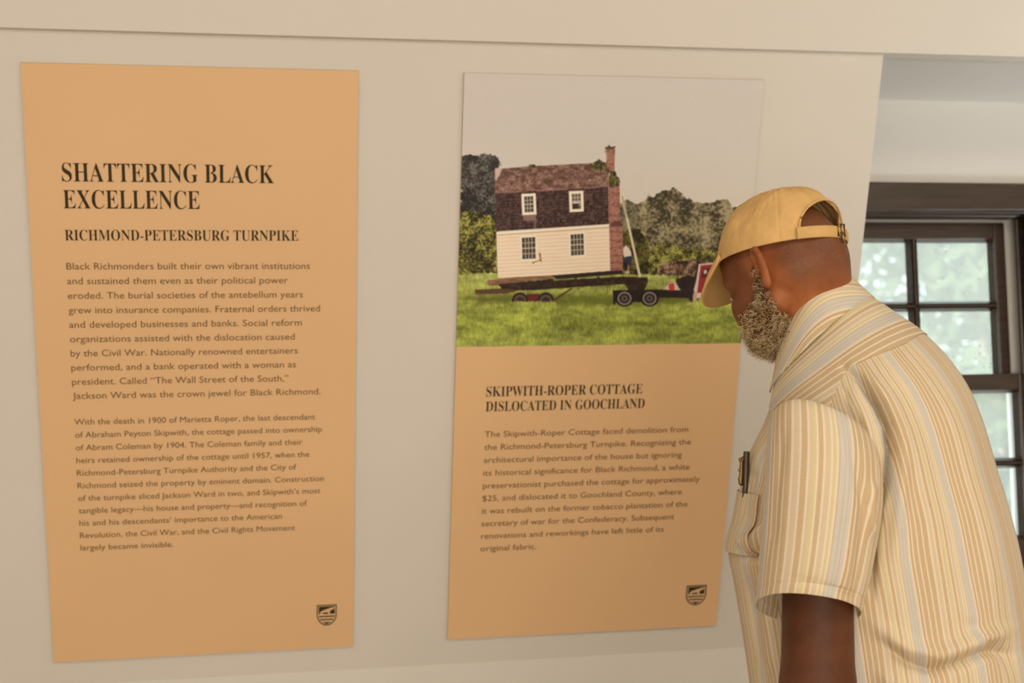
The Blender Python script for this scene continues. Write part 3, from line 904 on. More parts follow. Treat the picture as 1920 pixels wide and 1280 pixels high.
def torso_pt(v, phi, grow=0.0):
    """phi: 0 = left side (towards the camera), pi/2 = front, pi = right side, -pi/2 = back"""
    c, a, b, tl, dr = interp_ring(v)
    n = 2.35
    cs, sn = np.cos(phi), np.sin(phi)
    r = (np.abs(cs) ** n + np.abs(sn) ** n) ** (-1 / n)
    x = (b + grow) * r * sn; y = (a + grow) * r * cs
    return c + FT * x[..., None] + LT * y[..., None] + ZZ * (tl * x - dr * (y / a) ** 2)[..., None]


# ---- the arms
def arm_pts(side):
    if side > 0:
        sh, el = at(1533, 862, 1.90), at(1533, 1290, 1.865)
        wr = el + v3(-.06, .02, -.255)
    else:
        c, a, b, tl, dr = interp_ring(4.6)
        sh = c - LT * (a - .035) - ZZ * .045
        el = sh + v3(-.01, .02, -.33); wr = el + v3(-.10, .03, -.245)
    return sh, el, wr


# ---- the body: one continuous surface
def axis(lo, hi, fine, coarse, spans):
    out = [lo]
    while out[-1] < hi:
        out.append(out[-1] + (fine if any(a <= out[-1] <= b for a, b in spans) else coarse))
    return np.array(out)


hl = HO
xs = axis(0.40, 1.42, .0023, .006, [(hl[0] - .16, hl[0] + .14)])
ys = axis(1.60, 2.50, .0023, .006, [(hl[1] - .13, hl[1] + .14)])
zs = axis(0.0, 1.86, .0023, .006, [(hl[2] - .16, hl[2] + .18)])
B = Field(xs, ys, zs)
def E(c, r, k=.01, sub=False, M=None): B.ell(hd(*c), np.array(r) * HS, HM if M is None else M, k * HS, sub)
def Cn(a, b, ra, rb, k=.01, sub=False): B.cone(hd(*a), hd(*b), ra * HS, rb * HS, k * HS, sub)
# torso inside the shirt
for v in np.arange(5.5, 13.01, .5):
    c, a, b, tl, dr = interp_ring(v); q = .70 if v < 6.6 else .86
    B.ell(c - ZZ * (dr * .6 + (.02 if v < 6 else 0)), (b * q, a * q, .045), np.stack([FT, LT, ZZ]), .03)
hip_c = interp_ring(13.5)[0]
hipz = v3(hip_c[0], hip_c[1], .90)
B.ell(hipz, (.135, .175, .13), np.stack([FT, LT, ZZ]), .05)
LEG = []
for sd in (1, -1):
    h_ = hipz + LT * sd * .095 - ZZ * .04; kn = hipz + LT * sd * .105 + FT * .03 + v3(0, 0, .50 - .90); an = hipz + LT * sd * .115 + FT * (.02 if sd > 0 else -.03) + v3(0, 0, .09 - .90)
    LEG.append((h_, kn, an))
    B.cone(h_, kn, .092, .058, .03); B.cone(kn, an, .056, .038, .02); B.ell(kn * .65 + an * .35 - FT * .018, (.05, .05, .11), np.stack([FT, LT, ZZ]), .02)
    B.cone(an - ZZ * .04 - FT * .02, an - ZZ * .06 + FT * .15, .036, .026, .02)
# arms and hands
for sd in (1, -1):
    sh, el, wr = arm_pts(sd)
    B.cone(interp_ring(7)[0], sh - ZZ * .03, .06, .040, .02)
    B.ell(sh, (.040, .040, .046), None, .02)
    B.cone(sh, el, .044, .0495, .02); B.cone(el, el * .7 + wr * .3, .047, .046, .015); B.cone(el * .7 + wr * .3, wr, .046, .029, .015)
    u = nrm(wr - el); fw = nrm(FT - u * (FT @ u)); sdv = np.cross(u, fw)
    pc = wr + u * .05
    B.ell(pc, (.05, .04, .017), np.stack([u, fw, sdv]), .012)
    for k_, (off, ln) in enumerate(((.030, .068), (.011, .078), (-.009, .073), (-.027, .057))):
        b0 = wr + u * .085 + fw * off; inn = -sdv * sd
        b1 = b0 + nrm(u + inn * .25) * ln * .45; b2 = b1 + nrm(u + inn * .6) * ln * .32; b3 = b2 + nrm(u + inn * .95) * ln * .25
        B.cone(wr + u * .05 + fw * off * .8, b0, .0100, .0098, .006); B.cone(b0, b1, .0095, .0088, .003); B.cone(b1, b2, .0086, .0080, .003); B.cone(b2, b3, .0080, .0068, .003)
    t0 = wr + u * .025 + fw * .026; t1 = t0 + nrm(u * .6 + fw * .8) * .040; t2 = t1 + nrm(u + fw * .25) * .034
    B.cone(t0, t1, .013, .0105, .008); B.cone(t1, t2, .0100, .0078, .003)
# neck
CC = (at(1604, 545, 2.10) + at(1462, 690, 2.10)) / 2      # middle of the collar
B.cone(hd(-.032, 0, -.012), CC, .057, .046, .03)
B.cone(CC, interp_ring(6.0)[0], .040, .045, .02)
B.cone(hd(-.052, 0, .0), CC - FT * .018, .042, .038, .03)
Cn((.03, 0, -.080), (-.012, 0, -.12), .034, .042, .03)
for s_ in (1, -1):                                  # the muscles from behind the ears down the neck
    B.cone(hd(-.020, s_ * .046, -.022), CC + LT * s_ * .010 + FT * .006 + ZZ * .02, .026, .020, .03)
# head
E((.000, 0, .034), (.090, .079, .084), .01)
E((-.040, 0, .010), (.048, .060, .058), .03)
E((.052, 0, .030), (.046, .064, .056), .02)
for s_ in (1, -1):
    Cn((.090, s_ * .012, .024), (.078, s_ * .044, .022), .011, .010, .010)
    E((.062, s_ * .043, -.030), (.033, .027, .032), .015)
    E((.066, s_ * .030, -.055), (.028, .026, .03), .015)
    E((.092, s_ * .031, .004), (.015, .016, .011), .006, True)
    E((.081, s_ * .031, .003), (.0135, .015, .0125), .004)
    Cn((.010, s_ * .058, -.005), (.014, s_ * .054, -.052), .014, .015, .02)
    Cn((.014, s_ * .054, -.052), (.070, s_ * .018, -.080), .017, .018, .02)
    E((.102, s_ * .013, -.032), (.012, .009, .009), .006)
    E((.107, s_ * .008, -.039), (.006, .004, .004), .003, True)
E((.050, 0, -.045), (.048, .050, .060), .02)
Cn((.096, 0, .014), (.110, 0, -.026), .0085, .0120, .010)
E((.094, 0, -.057), (.013, .024, .0070), .006); E((.092, 0, -.068), (.013, .021, .0075), .005)
E((.076, 0, -.080), (.021, .027, .019), .015)
# ears
for s_ in (1, -1):
    e0 = hd(-.004, s_ * .083, -.002)
    ax1 = nrm(UH * .99 - FH * .08); out = nrm(LH * s_ * .60 - FH * .80)   # ear stands away from the head
    nr_ = nrm(np.cross(ax1, out)); 
    if nr_ @ FH < 0: nr_ = -nr_                    # outer face, looking forwards and out
    M = np.stack([out, ax1, nr_])
    def ep(a, b, c=0.0): return e0 + (out * a + ax1 * b + nr_ * c) * HS * .9
    B.ell(ep(.003, 0), np.array((.017, .029, .0045)) * HS, M, .006)
    rim = [ep(-.010, .012, .002), ep(-.006, .026, .003), ep(.004, .033, .003), ep(.014, .028, .003), ep(.020, .014, .003), ep(.019, -.002, .002), ep(.014, -.017, .001), ep(.007, -.028, .001)]
    for a_, b_ in zip(rim[:-1], rim[1:]): B.cone(a_, b_, .0050 * HS, .0050 * HS, .0025)
    B.ell(ep(.004, -.030, .001), np.array((.0095, .0105, .0058)) * HS, M, .005)
    B.ell(ep(.001, -.002, .0065), np.array((.0100, .014, .0085)) * HS, M, .002, True)
    B.ell(ep(.006, .017, .0065), np.array((.008, .011, .0062)) * HS, M, .002, True)
    for a_, b_ in ((ep(.008, .019, .002), ep(.011, .004, .004)), (ep(.011, .004, .004), ep(.009, -.014, .003))): B.cone(a_, b_, .0030 * HS, .0034 * HS, .002)
    B.ell(ep(-.009, -.004, .004), np.array((.0055, .009, .0070)) * HS, M, .004)
    B.ell(ep(-.004, -.004, .003), np.array((.0050, .007, .014)) * HS, M, .002, True)
BV, BF = B.mesh(); BV = relax(BV, BF, 2, .45)
del B

M_skin = bpy.data.materials.new('skin'); M_skin.use_nodes = True
nt = M_skin.node_tree; pb = nt.nodes['Principled BSDF']
tc = nt.nodes.new('ShaderNodeTexCoord')
n1 = nt.nodes.new('ShaderNodeTexNoise'); n1.inputs['Scale'].default_value = 22; n1.inputs['Detail'].default_value = 6
cr = nt.nodes.new('ShaderNodeValToRGB'); cr.color_ramp.elements[0].position = .3; cr.color_ramp.elements[1].position = .72
cr.color_ramp.elements[0].color = (0.25, 0.080, 0.027, 1); cr.color_ramp.elements[1].color = (0.43, 0.150, 0.056, 1)
nt.links.new(tc.outputs['Object'], n1.inputs['Vector']); nt.links.new(n1.outputs[0], cr.inputs[0])
vc_ = nt.nodes.new('ShaderNodeVertexColor'); vc_.layer_name = 'stubble'
n2 = nt.nodes.new('ShaderNodeTexNoise'); n2.inputs['Scale'].default_value = 800; n2.inputs['Detail'].default_value = 2
nt.links.new(tc.outputs['Object'], n2.inputs['Vector'])
th = nt.nodes.new('ShaderNodeMapRange'); th.inputs[1].default_value = .60; th.inputs[2].default_value = .72
nt.links.new(n2.outputs[0], th.inputs[0])
sep = nt.nodes.new('ShaderNodeSeparateColor'); nt.links.new(vc_.outputs[0], sep.inputs[0])
mu = nt.nodes.new('ShaderNodeMath'); mu.operation = 'MULTIPLY'; nt.links.new(th.outputs[0], mu.inputs[0]); nt.links.new(sep.outputs[0], mu.inputs[1])
mxd = nt.nodes.new('ShaderNodeMix'); mxd.data_type = 'RGBA'; mxd.inputs[7].default_value = (0.075, 0.036, 0.022, 1)   # short dark hair under the grey
n3 = nt.nodes.new('ShaderNodeMath'); n3.operation = 'MULTIPLY'; n3.inputs[1].default_value = .55; nt.links.new(sep.outputs[0], n3.inputs[0])
nt.links.new(n3.outputs[0], mxd.inputs[0]); mxt = nt.nodes.new('ShaderNodeMix'); mxt.data_type = 'RGBA'; mxt.blend_type = 'MULTIPLY'; mxt.inputs[7].default_value = (0.33, 0.34, 0.39, 1)   # shade painted into the skin of arms and face
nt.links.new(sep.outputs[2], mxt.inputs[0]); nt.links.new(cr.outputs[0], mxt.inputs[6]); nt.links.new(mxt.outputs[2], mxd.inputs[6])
mxs = nt.nodes.new('ShaderNodeMix'); mxs.data_type = 'RGBA'; mxs.inputs[7].default_value = (0.36, 0.24, 0.15, 1)
mu2 = nt.nodes.new('ShaderNodeMath'); mu2.operation = 'MULTIPLY'; mu2.inputs[1].default_value = .6; nt.links.new(mu.outputs[0], mu2.inputs[0]); nt.links.new(mu2.outputs[0], mxs.inputs[0]); nt.links.new(mxd.outputs[2], mxs.inputs[6])
mxl = nt.nodes.new('ShaderNodeMix'); mxl.data_type = 'RGBA'; mxl.inputs[7].default_value = (0.055, 0.022, 0.010, 1)
nt.links.new(sep.outputs[1], mxl.inputs[0]); nt.links.new(mxs.outputs[2], mxl.inputs[6]); nt.links.new(mxl.outputs[2], pb.inputs['Base Color'])
pb.inputs['Roughness'].default_value = .50; pb.inputs['Specular IOR Level'].default_value = .26
pb.inputs['Subsurface Weight'].default_value = 0.06; pb.inputs['Subsurface Radius'].default_value = (0.012, 0.004, 0.002)
bpn = nt.nodes.new('ShaderNodeBump'); bpn.inputs['Strength'].default_value = .12; bpn.inputs['Distance'].default_value = .001
n4 = nt.nodes.new('ShaderNodeTexNoise'); n4.inputs['Scale'].default_value = 300; nt.links.new(tc.outputs['Object'], n4.inputs['Vector'])
nt.links.new(n4.outputs[0], bpn.inputs['Height']); nt.links.new(bpn.outputs[0], pb.inputs['Normal'])

HV = (BV - HO) @ HM.T / HS                          # body vertices in head axes


def beard_mask(H):
    x, y, z = H[:, 0], np.abs(H[:, 1]), H[:, 2]
    near = (np.linalg.norm(H, axis=1) < .20)
    line_ = np.where(x < .035, .012 - (x - .01) * 1.2, -.018 - (x - .035) * .55)       # upper edge: sideburn down to the cheek
    up = np.clip((line_ - z) / .014, 0, 1)
    back = np.clip((x + .002 + np.clip(-.05 - z, 0, .1) * -.15) / .018, 0, 1)
    mouth = 1 - np.clip(1 - np.hypot((z + .062) / .010, y / .026), 0, 1) * (x > .07) * 3
    nose = 1 - ((x > .09) & (z > -.050))
    low = np.clip((z + .150) / .03, 0, 1)
    front = np.clip((x + z * .35 + .045) / .02, 0, 1)
    return np.clip(up * back * np.clip(mouth, 0, 1) * nose * low * front, 0, 1) * near


bmk = beard_mask(HV)
stub = np.clip((-.02 - HV[:, 0]) / .03, 0, 1) * np.clip((HV[:, 2] + .075) / .035, 0, 1) * (np.linalg.norm(HV, axis=1) < .17)
stub = stub * np.clip((.165 - np.linalg.norm(HV, axis=1)) / .03, 0, 1)
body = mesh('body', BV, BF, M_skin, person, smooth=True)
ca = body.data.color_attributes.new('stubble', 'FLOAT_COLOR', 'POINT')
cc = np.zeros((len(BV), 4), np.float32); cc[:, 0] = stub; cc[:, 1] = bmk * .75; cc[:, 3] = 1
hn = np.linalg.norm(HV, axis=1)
cc[:, 2] = np.where((BV[:, 2] < 1.36) & (hn > .2), 1.0, .75 * np.clip((HV[:, 0] - .0) / .04, 0, 1) * (hn < .2))  # blue channel: where shade is painted on arms, lower body and face
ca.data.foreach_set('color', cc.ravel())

M_eye = mat('eye_white', (0.55, 0.48, 0.42), 0.15); M_iris = mat('eye_iris', (0.02, 0.012, 0.008), 0.08)
for s_ in (1, -1):
    bm = bmesh.new(); c = hd(.0835, s_ * .031, .001)
    rot = Matrix(np.stack([LH, UH, FH], 1).tolist()).to_4x4()
    bmesh.ops.create_uvsphere(bm, u_segments=24, v_segments=16, radius=.0125 * HS, matrix=Matrix.Translation(Vector(c)) @ rot)
    for f in bm.faces:
        if (np.array(f.calc_center_median()) - c) @ FH > .0105 * HS: f.material_index = 1
    bm_obj('eye', bm, [M_eye, M_iris], person, smooth=True)
# lashes
bm = bmesh.new()
M_hair = mat('dark_hair', (0.02, 0.012, 0.008), 0.6)

# beard: curled grey and brown strands rooted on the jaw
tri = BF[(bmk[BF] > .25).all(1)]
cen = BV[tri].mean(1); wgt = bmk[tri].mean(1) * (.45 + .55 * np.clip(((HO - cen) @ UH - .035) / .04, 0, 1))
e1_ = BV[tri[:, 2]] - BV[tri[:, 0]]; e2_ = BV[tri[:, 3]] - BV[tri[:, 1]]
nrmv = np.cross(e1_, e2_); area = np.linalg.norm(nrmv, axis=1); nrmv /= np.maximum(area, 1e-12)[:, None]
prob = area * wgt; prob /= prob.sum()
NB = 3700
pick = rng.choice(len(tri), NB, p=prob)
roots = cen[pick] + (e1_[pick] * (rng.random((NB, 1)) - .5) + e2_[pick] * (rng.random((NB, 1)) - .5)) * .8
nn = nrmv[pick]
H_ = (roots - HO) @ HM.T / HS
chin = np.clip((H_[:, 0] * .9 - H_[:, 2] * 1.0 - .07) / .09, 0, 1)
SG = 11
ln = (rng.uniform(.55, 1.2, NB) * (.008 + .010 * chin))
droop = nrm(-ZZ * 1.0 + FH * .35)
d0 = nn * (.55 + .25 * rng.random((NB, 1))) + droop * .55 + rng.normal(0, .35, (NB, 3)); d0 /= np.linalg.norm(d0, axis=1)[:, None]
b1_ = np.cross(d0, rng.normal(0, 1, (NB, 3))); b1_ /= np.linalg.norm(b1_, axis=1)[:, None]; b2_ = np.cross(d0, b1_)
cr_ = rng.uniform(.0014, .0038, NB) * (1 + .3 * chin); turns = rng.uniform(.8, 1.9, NB); ph = rng.uniform(0, 6.28, NB)
tt = np.linspace(0, 1, SG)
ctr = roots[:, None] - nn[:, None] * .0012 + d0[:, None] * (ln[:, None] * tt)[..., None]
ang_ = ph[:, None] + turns[:, None] * 6.283 * tt
amp = cr_[:, None] * np.minimum(1, tt * 4)
ctr = ctr + b1_[:, None] * (amp * np.cos(ang_))[..., None] + b2_[:, None] * (amp * np.sin(ang_))[..., None]
tan_ = np.gradient(ctr, axis=1); tan_ /= np.linalg.norm(tan_, axis=2)[..., None]
s1 = np.cross(tan_, d0[:, None] + b1_[:, None] * .3); s1 /= np.maximum(np.linalg.norm(s1, axis=2), 1e-9)[..., None]; s2 = np.cross(tan_, s1)
rad = .00036 * (1.15 - .7 * tt)[None, :, None]
K3 = 3
ringv = np.stack([ctr + (s1 * math.cos(a) + s2 * math.sin(a)) * rad for a in (0, 2.094, 4.189)], 2)
Vb = ringv.reshape(-1, 3)
base_i = (np.arange(NB)[:, None, None] * SG + np.arange(SG - 1)[None, :, None]) * K3 + np.arange(K3)[None, None]
nxt_i = (np.arange(NB)[:, None, None] * SG + np.arange(SG - 1)[None, :, None]) * K3 + (np.arange(K3)[None, None] + 1) % K3
Fb = np.stack([base_i, nxt_i, nxt_i + K3, base_i + K3], -1).reshape(-1, 4)
M_beard = bpy.data.materials.new('beard_hair'); M_beard.use_nodes = True
nt = M_beard.node_tree; va_ = nt.nodes.new('ShaderNodeVertexColor'); va_.layer_name = 'strand'
nt.links.new(va_.outputs[0], nt.nodes['Principled BSDF'].inputs['Base Color']); nt.nodes['Principled BSDF'].inputs['Roughness'].default_value = .45
beard = mesh('beard', Vb, Fb, M_beard, person, smooth=True); beard['label'] = 'curly grey and brown full beard'
pal = np.array([(.060, .030, .013), (.28, .15, .06), (.64, .45, .22), (.86, .66, .38), (.90, .75, .50)])
pr_ = np.array((.14, .14, .24, .29, .19)); ci = rng.choice(5, NB, p=pr_)
upz = np.clip((H_[:, 2] + .05) / .05, 0, 1)
ci = np.where(rng.random(NB) < upz * .30, 0, ci)
sc_ = pal[ci]
ca = beard.data.color_attributes.new('strand', 'FLOAT_COLOR', 'POINT')
cc = np.ones((NB, SG * K3, 4), np.float32); cc[:, :, :3] = sc_[:, None]
ca.data.foreach_set('color', cc.ravel())

# ---- cloth
def stripe_mat():
    m = bpy.data.materials.new('striped_shirt_cloth'); m.use_nodes = True
    nt = m.node_tree; b = nt.nodes['Principled BSDF']; b.inputs['Roughness'].default_value = .8; b.inputs['Specular IOR Level'].default_value = .15
    b.inputs['Sheen Weight'].default_value = .08
    uv = nt.nodes.new('ShaderNodeUVMap'); uv.uv_map = 'UVMap'; sx = nt.nodes.new('ShaderNodeSeparateXYZ'); nt.links.new(uv.outputs[0], sx.inputs[0])
    dv = nt.nodes.new('ShaderNodeMath'); dv.operation = 'DIVIDE'; dv.inputs[1].default_value = 0.122
    fr = nt.nodes.new('ShaderNodeMath'); fr.operation = 'FRACT'; nt.links.new(sx.outputs[0], dv.inputs[0]); nt.links.new(dv.outputs[0], fr.inputs[0])
    cr = nt.nodes.new('ShaderNodeValToRGB'); cr.color_ramp.interpolation = 'CONSTANT'
    CRM, TAN, GRY, YEL, ORG, LT_ = (.76, .665, .52), (.585, .445, .275), (.60, .585, .54), (.66, .59, .34), (.57, .41, .24), (.66, .55, .40)
    seq = [(GRY, 6), (TAN, 1), (GRY, 5), (TAN, 1), (GRY, 5), (CRM, 3.5), (ORG, 4.5), (CRM, 3), (TAN, 8), (CRM, 3), (TAN, 9), (CRM, 3), (TAN, 9), (CRM, 3.5), (LT_, 8), (CRM, 3),
           (TAN, 8), (CRM, 3), (LT_, 4), (YEL, 4.5), (CRM, 3), (TAN, 6), (CRM, 3), (LT_, 7), (CRM, 3), (YEL, 4), (CRM, 3.5), (TAN, 1.5)]
    tot = sum(w for _, w in seq); e = cr.color_ramp.elements; p = 0
    while len(e) > 1: e.remove(e[0])
    for i, (c, w) in enumerate(seq):
        q = e[0] if i == 0 else e.new(p / tot)
        q.position = p / tot; q.color = (*c, 1); p += w
    nt.links.new(fr.outputs[0], cr.inputs[0])
    # woven crosswise rib
    w = nt.nodes.new('ShaderNodeMath'); w.operation = 'SINE'; mu = nt.nodes.new('ShaderNodeMath'); mu.operation = 'MULTIPLY'; mu.inputs[1].default_value = 6.283 / .0026
    nt.links.new(sx.outputs[1], mu.inputs[0]); nt.links.new(mu.outputs[0], w.inputs[0])
    mr = nt.nodes.new('ShaderNodeMapRange'); mr.inputs[1].default_value = -1; mr.inputs[2].default_value = 1; mr.inputs[3].default_value = .93; mr.inputs[4].default_value = 1.05
    nt.links.new(w.outputs[0], mr.inputs[0])
    mx = nt.nodes.new('ShaderNodeMix'); mx.data_type = 'RGBA'; mx.blend_type = 'MULTIPLY'; mx.inputs[0].default_value = 1
    nt.links.new(cr.outputs[0], mx.inputs[6]); nt.links.new(mr.outputs[0], mx.inputs[7]); nt.links.new(mx.outputs[2], b.inputs['Base Color'])
    bp = nt.nodes.new('ShaderNodeBump'); bp.inputs['Strength'].default_value = .25; bp.inputs['Distance'].default_value = .0006
    nt.links.new(w.outputs[0], bp.inputs['Height']); nt.links.new(bp.outputs[0], b.inputs['Normal'])
    return m


M_shirt = stripe_mat()
M_thread = mat('brown_thread', (0.30, 0.20, 0.10), .8)


def grid_faces(nu, nv, wrap=False):
    a = np.arange(nv - 1)[:, None] * nu; n = nu if wrap else nu - 1
    i = np.arange(n)[None]; j = (i + 1) % nu
    return np.stack([a + i, a + j, a + nu + j, a + nu + i], -1).reshape(-1, 4)


def solid(o, t, off=-1):
    m = o.modifiers.new('thickness', 'SOLIDIFY'); m.thickness = t; m.offset = off
    return o


def grid_normals(G):
    du = np.gradient(G, axis=1); dv = np.gradient(G, axis=0)
    n = np.cross(du, dv); return n / np.maximum(np.linalg.norm(n, axis=2), 1e-9)[..., None]


def seg_dist(P, pl):
    """distance of pixels P to polyline pl, and position 0..1 along it"""
    pl = np.asarray(pl, float); L = np.linalg.norm(np.diff(pl, axis=0), axis=1); cum = np.concatenate([[0], np.cumsum(L)])
    best = np.full(P.shape[:-1], 1e9); pos = np.zeros(P.shape[:-1])
    for i in range(len(pl) - 1):
        e = pl[i + 1] - pl[i]; w = P - pl[i]
        t = np.clip((w @ e) / (e @ e), 0, 1); d = np.linalg.norm(w - t[..., None] * e, axis=-1)
        m = d < best; best = np.where(m, d, best); pos = np.where(m, (cum[i] + t * L[i]) / cum[-1], pos)
    return best, pos


def fold(G, N, lines):
    """press folds into a cloth grid: (polyline as seen in the photo, width px, depth m)"""
    near = ((CAM - G) * N).sum(-1) > 0
    for pl, wd, dep in lines:
        P = project(G)
        d, t = seg_dist(P, pl)
        G = G + N * (near * dep * np.exp(-(d / wd) ** 2) * np.clip(np.minimum(t, 1 - t) * 5 + .15, 0, 1))[..., None]
    return G


# torso of the shirt
NU, NV = 520, 460
phis = np.linspace(math.pi / 2 + .02, math.pi / 2 - 2 * math.pi - .02, NU)   # from the placket round left side, back, right side
vend = 15 - 1.75 * np.exp(-((np.mod(phis + math.pi, 2 * math.pi) - math.pi + .15) / .42) ** 2) - 1.7 * np.exp(-((np.mod(phis, 2 * math.pi) - math.pi) / .45) ** 2)
ss = np.linspace(0, 1, NV)
rows = np.empty((NV, NU, 3)); VV_ = np.empty((NV, NU))
vgrid = np.linspace(0, 15, 301)
table = np.stack([torso_pt(v, phis) for v in vgrid])
for j in range(NU):
    vq = .02 + (vend[j] - .02) * ss; VV_[:, j] = vq
    for k in range(3): rows[:, j, k] = np.interp(vq, vgrid, table[:, j, k])
G = rows; Nn = grid_normals(G)
cen_ = G.mean(1, keepdims=True)
if ((G - cen_) * Nn).sum() < 0: Nn = -Nn
FOLDS = [([(1583, 690), (1612, 713), (1642, 755), (1662, 797), (1667, 845), (1660, 900), (1646, 950), (1636, 1010), (1634, 1120)], 8, -.024),
         ([(1600, 690), (1640, 722), (1672, 765), (1690, 815), (1694, 870), (1686, 960), (1680, 1060)], 15, .010),
         ([(1590, 735), (1622, 790), (1640, 850), (1640, 890)], 11, .009),
         ([(1580, 725), (1606, 768), (1628, 825)], 5, -.003),
         ([(1655, 1205), (1700, 1243), (1745, 1258), (1800, 1243), (1850, 1222), (1900, 1225)], 10, -.013),
         ([(1640, 1170), (1700, 1212), (1760, 1228), (1830, 1200), (1895, 1180)], 15, .012),
         ([(1640, 1262), (1700, 1290), (1780, 1300)], 16, .007),
         ([(1395, 1045), (1415, 1040), (1445, 1018)], 8, -.014), ([(1385, 1018), (1405, 1015), (1440, 985)], 10, .008),
         ([(1412, 870), (1405, 930), (1400, 990)], 8, -.005), ([(1445, 770), (1432, 850), (1424, 930)], 8, -.006),
         ([(1710, 720), (1760, 850), (1800, 1010), (1830, 1160)], 22, -.004), ([(1760, 720), (1815, 860), (1850, 1010), (1870, 1150)], 20, .004),
         ([(1700, 780), (1728, 900), (1745, 1020), (1760, 1130)], 18, .003), ([(1800, 1160), (1850, 1195), (1905, 1260)], 14, -.005),
         ([(1400, 1075), (1415, 1160), (1425, 1260)], 9, -.004), ([(1430, 1080), (1440, 1170), (1450, 1270)], 10, .004)]
G = fold(G, Nn, FOLDS)
rp = np.stack([G[..., 0] * 9, G[..., 2] * 5], -1)
G = G + Nn * (.0035 * (fbm(rp[..., 0] + G[..., 1] * 9, rp[..., 1], 201, 3) - .5) * np.clip((VV_ - 2.5) / 3, 0, 1))[..., None]
# circumference coordinate (metres at chest height) and meridian coordinate
r8 = torso_pt(8.5, phis); su = np.concatenate([[0], np.cumsum(np.linalg.norm(np.diff(r8, axis=0), axis=1))])
mer = np.concatenate([np.zeros((1, NU)), np.cumsum(np.linalg.norm(np.diff(rows, axis=0), axis=2), axis=0)])
su_ = np.broadcast_to(su[None], (NV, NU))
TS, SOFF = 1.61, .002
UVt = np.stack([su_ * TS + SOFF, mer], -1)
pw = np.mod(phis + math.pi, 2 * math.pi) - math.pi               # -pi..pi, 0 = left
backness = np.clip(-np.sin(pw), 0, 1); frontness = np.clip(np.sin(pw), 0, 1)
_f = np.where(pw < -math.pi / 2, -math.pi - pw, np.where(pw > math.pi / 2, math.pi - pw, pw))
vseam = np.interp(_f, [-1.571, -.97, -.6, -.26, -.08, .07, .3, .55, .9, 1.571], [3.35, 3.22, 2.80, 2.60, 3.18, 4.08, 4.5, 4.2, 3.2, 2.6])
yoke_m = VV_ < vseam[None] + .0
Fg = grid_faces(NU, NV)
fy = yoke_m.reshape(-1)[Fg].all(1)
shirt = solid(mesh('shirt', G.reshape(-1, 3), Fg[~fy], M_shirt, person, True, UVt.reshape(-1, 2)), .0014)
shirt['label'] = 'short-sleeved shirt in cream, tan, grey and yellow stripes'


def compact(V, F, uv):
    u, inv = np.unique(F, return_inverse=True)
    return V[u], inv.reshape(F.shape), uv[u]


def sub_panel(name, cols, v0, v1, nrow, out, coord):
    """a piece of cloth lying on the shirt: columns cols, from v0 to v1 down the torso"""
    P = np.empty((nrow, len(cols), 3)); M_ = np.empty((nrow, len(cols))); t = np.linspace(0, 1, nrow)
    Go = G + Nn * out
    for q, j in enumerate(cols):
        vq = v0[q] + (v1[q] - v0[q]) * t
        for k in range(3): P[:, q, k] = np.interp(vq, VV_[:, j], Go[:, j, k])
        M_[:, q] = np.interp(vq, VV_[:, j], mer[:, j])
    return solid(mesh(name, P.reshape(-1, 3), grid_faces(len(cols), nrow), M_shirt, shirt, True, coord(M_, cols).reshape(-1, 2)), .0016)


ci_ = np.argmin(np.abs(pw + .9))
cl = np.arange(NU)
sub_panel('yoke', cl, np.full(NU, .03), vseam + .10, 130, .0016, lambda m_, c_: np.stack([m_ + .052, np.broadcast_to(su[c_][None], m_.shape)], -1))
# compact the shirt body itself (loose upper vertices)
bm = bmesh.new(); bm.from_mesh(shirt.data)
bmesh.ops.delete(bm, geom=[v for v in bm.verts if not v.link_faces], context='VERTS'); bm.to_mesh(shirt.data); bm.free()


def ring_px(bx, by, fx, fy, a, dr, d, ph):
    Bp, Fp_ = at(bx, by, d), at(fx, fy, d); c = (Bp + Fp_) / 2; h = np.linalg.norm((Fp_ - Bp)[:2]) / 2
    b = math.sqrt(max(.03 ** 2, h * h - (a * math.sin(TE_T)) ** 2)) / math.cos(TE_T); tl = (Fp_[2] - Bp[2]) / (2 * b)
    x = b * np.sin(ph); y = a * np.cos(ph)
    return c + FT * x[:, None] + LT * y[:, None] + ZZ * (tl * x - dr * (y / a) ** 2)[:, None]


# collar: stand inside, roll, fall outside
phc = np.linspace(math.pi / 2 - .22, math.pi / 2 - 2 * math.pi + .22, 220)
R_in = ring_px(1600, 566, 1466, 694, .066, .0, 2.10, phc)
R_top = ring_px(1594, 519, 1457, 676, .067, -.024, 2.10, phc)
R_rol = ring_px(1602, 523, 1453, 684, .076, -.023, 2.10, phc)
R_mid = ring_px(1622, 542, 1449, 708, .090, -.014, 2.10, phc)
R_out = ring_px(1642, 560, 1441, 738, .103, .0015, 2.10, phc)
cg = []
for k in range(9): cg.append(R_in + (R_top - R_in) * k / 8)
for k in range(1, 4): cg.append(R_top + (R_rol - R_top) * k / 3)
for k in range(1, 9):
    t = k / 8; cg.append(R_rol * (1 - t) ** 2 + 2 * t * (1 - t) * (R_mid + (R_mid - (R_rol + R_out) / 2) * 1.0) + R_out * t * t)
CG = np.stack(cg); cm = np.concatenate([np.zeros((1, 220)), np.cumsum(np.linalg.norm(np.diff(CG, axis=0), axis=2), axis=0)])
cs_ = np.concatenate([[0], np.cumsum(np.linalg.norm(np.diff(R_out, axis=0), axis=1))])
solid(mesh('collar', CG.reshape(-1, 3), grid_faces(220, len(cg)), M_shirt, shirt, True, np.stack([cm + .035, np.broadcast_to(cs_[None], cm.shape)], -1).reshape(-1, 2)), .0022, 0)

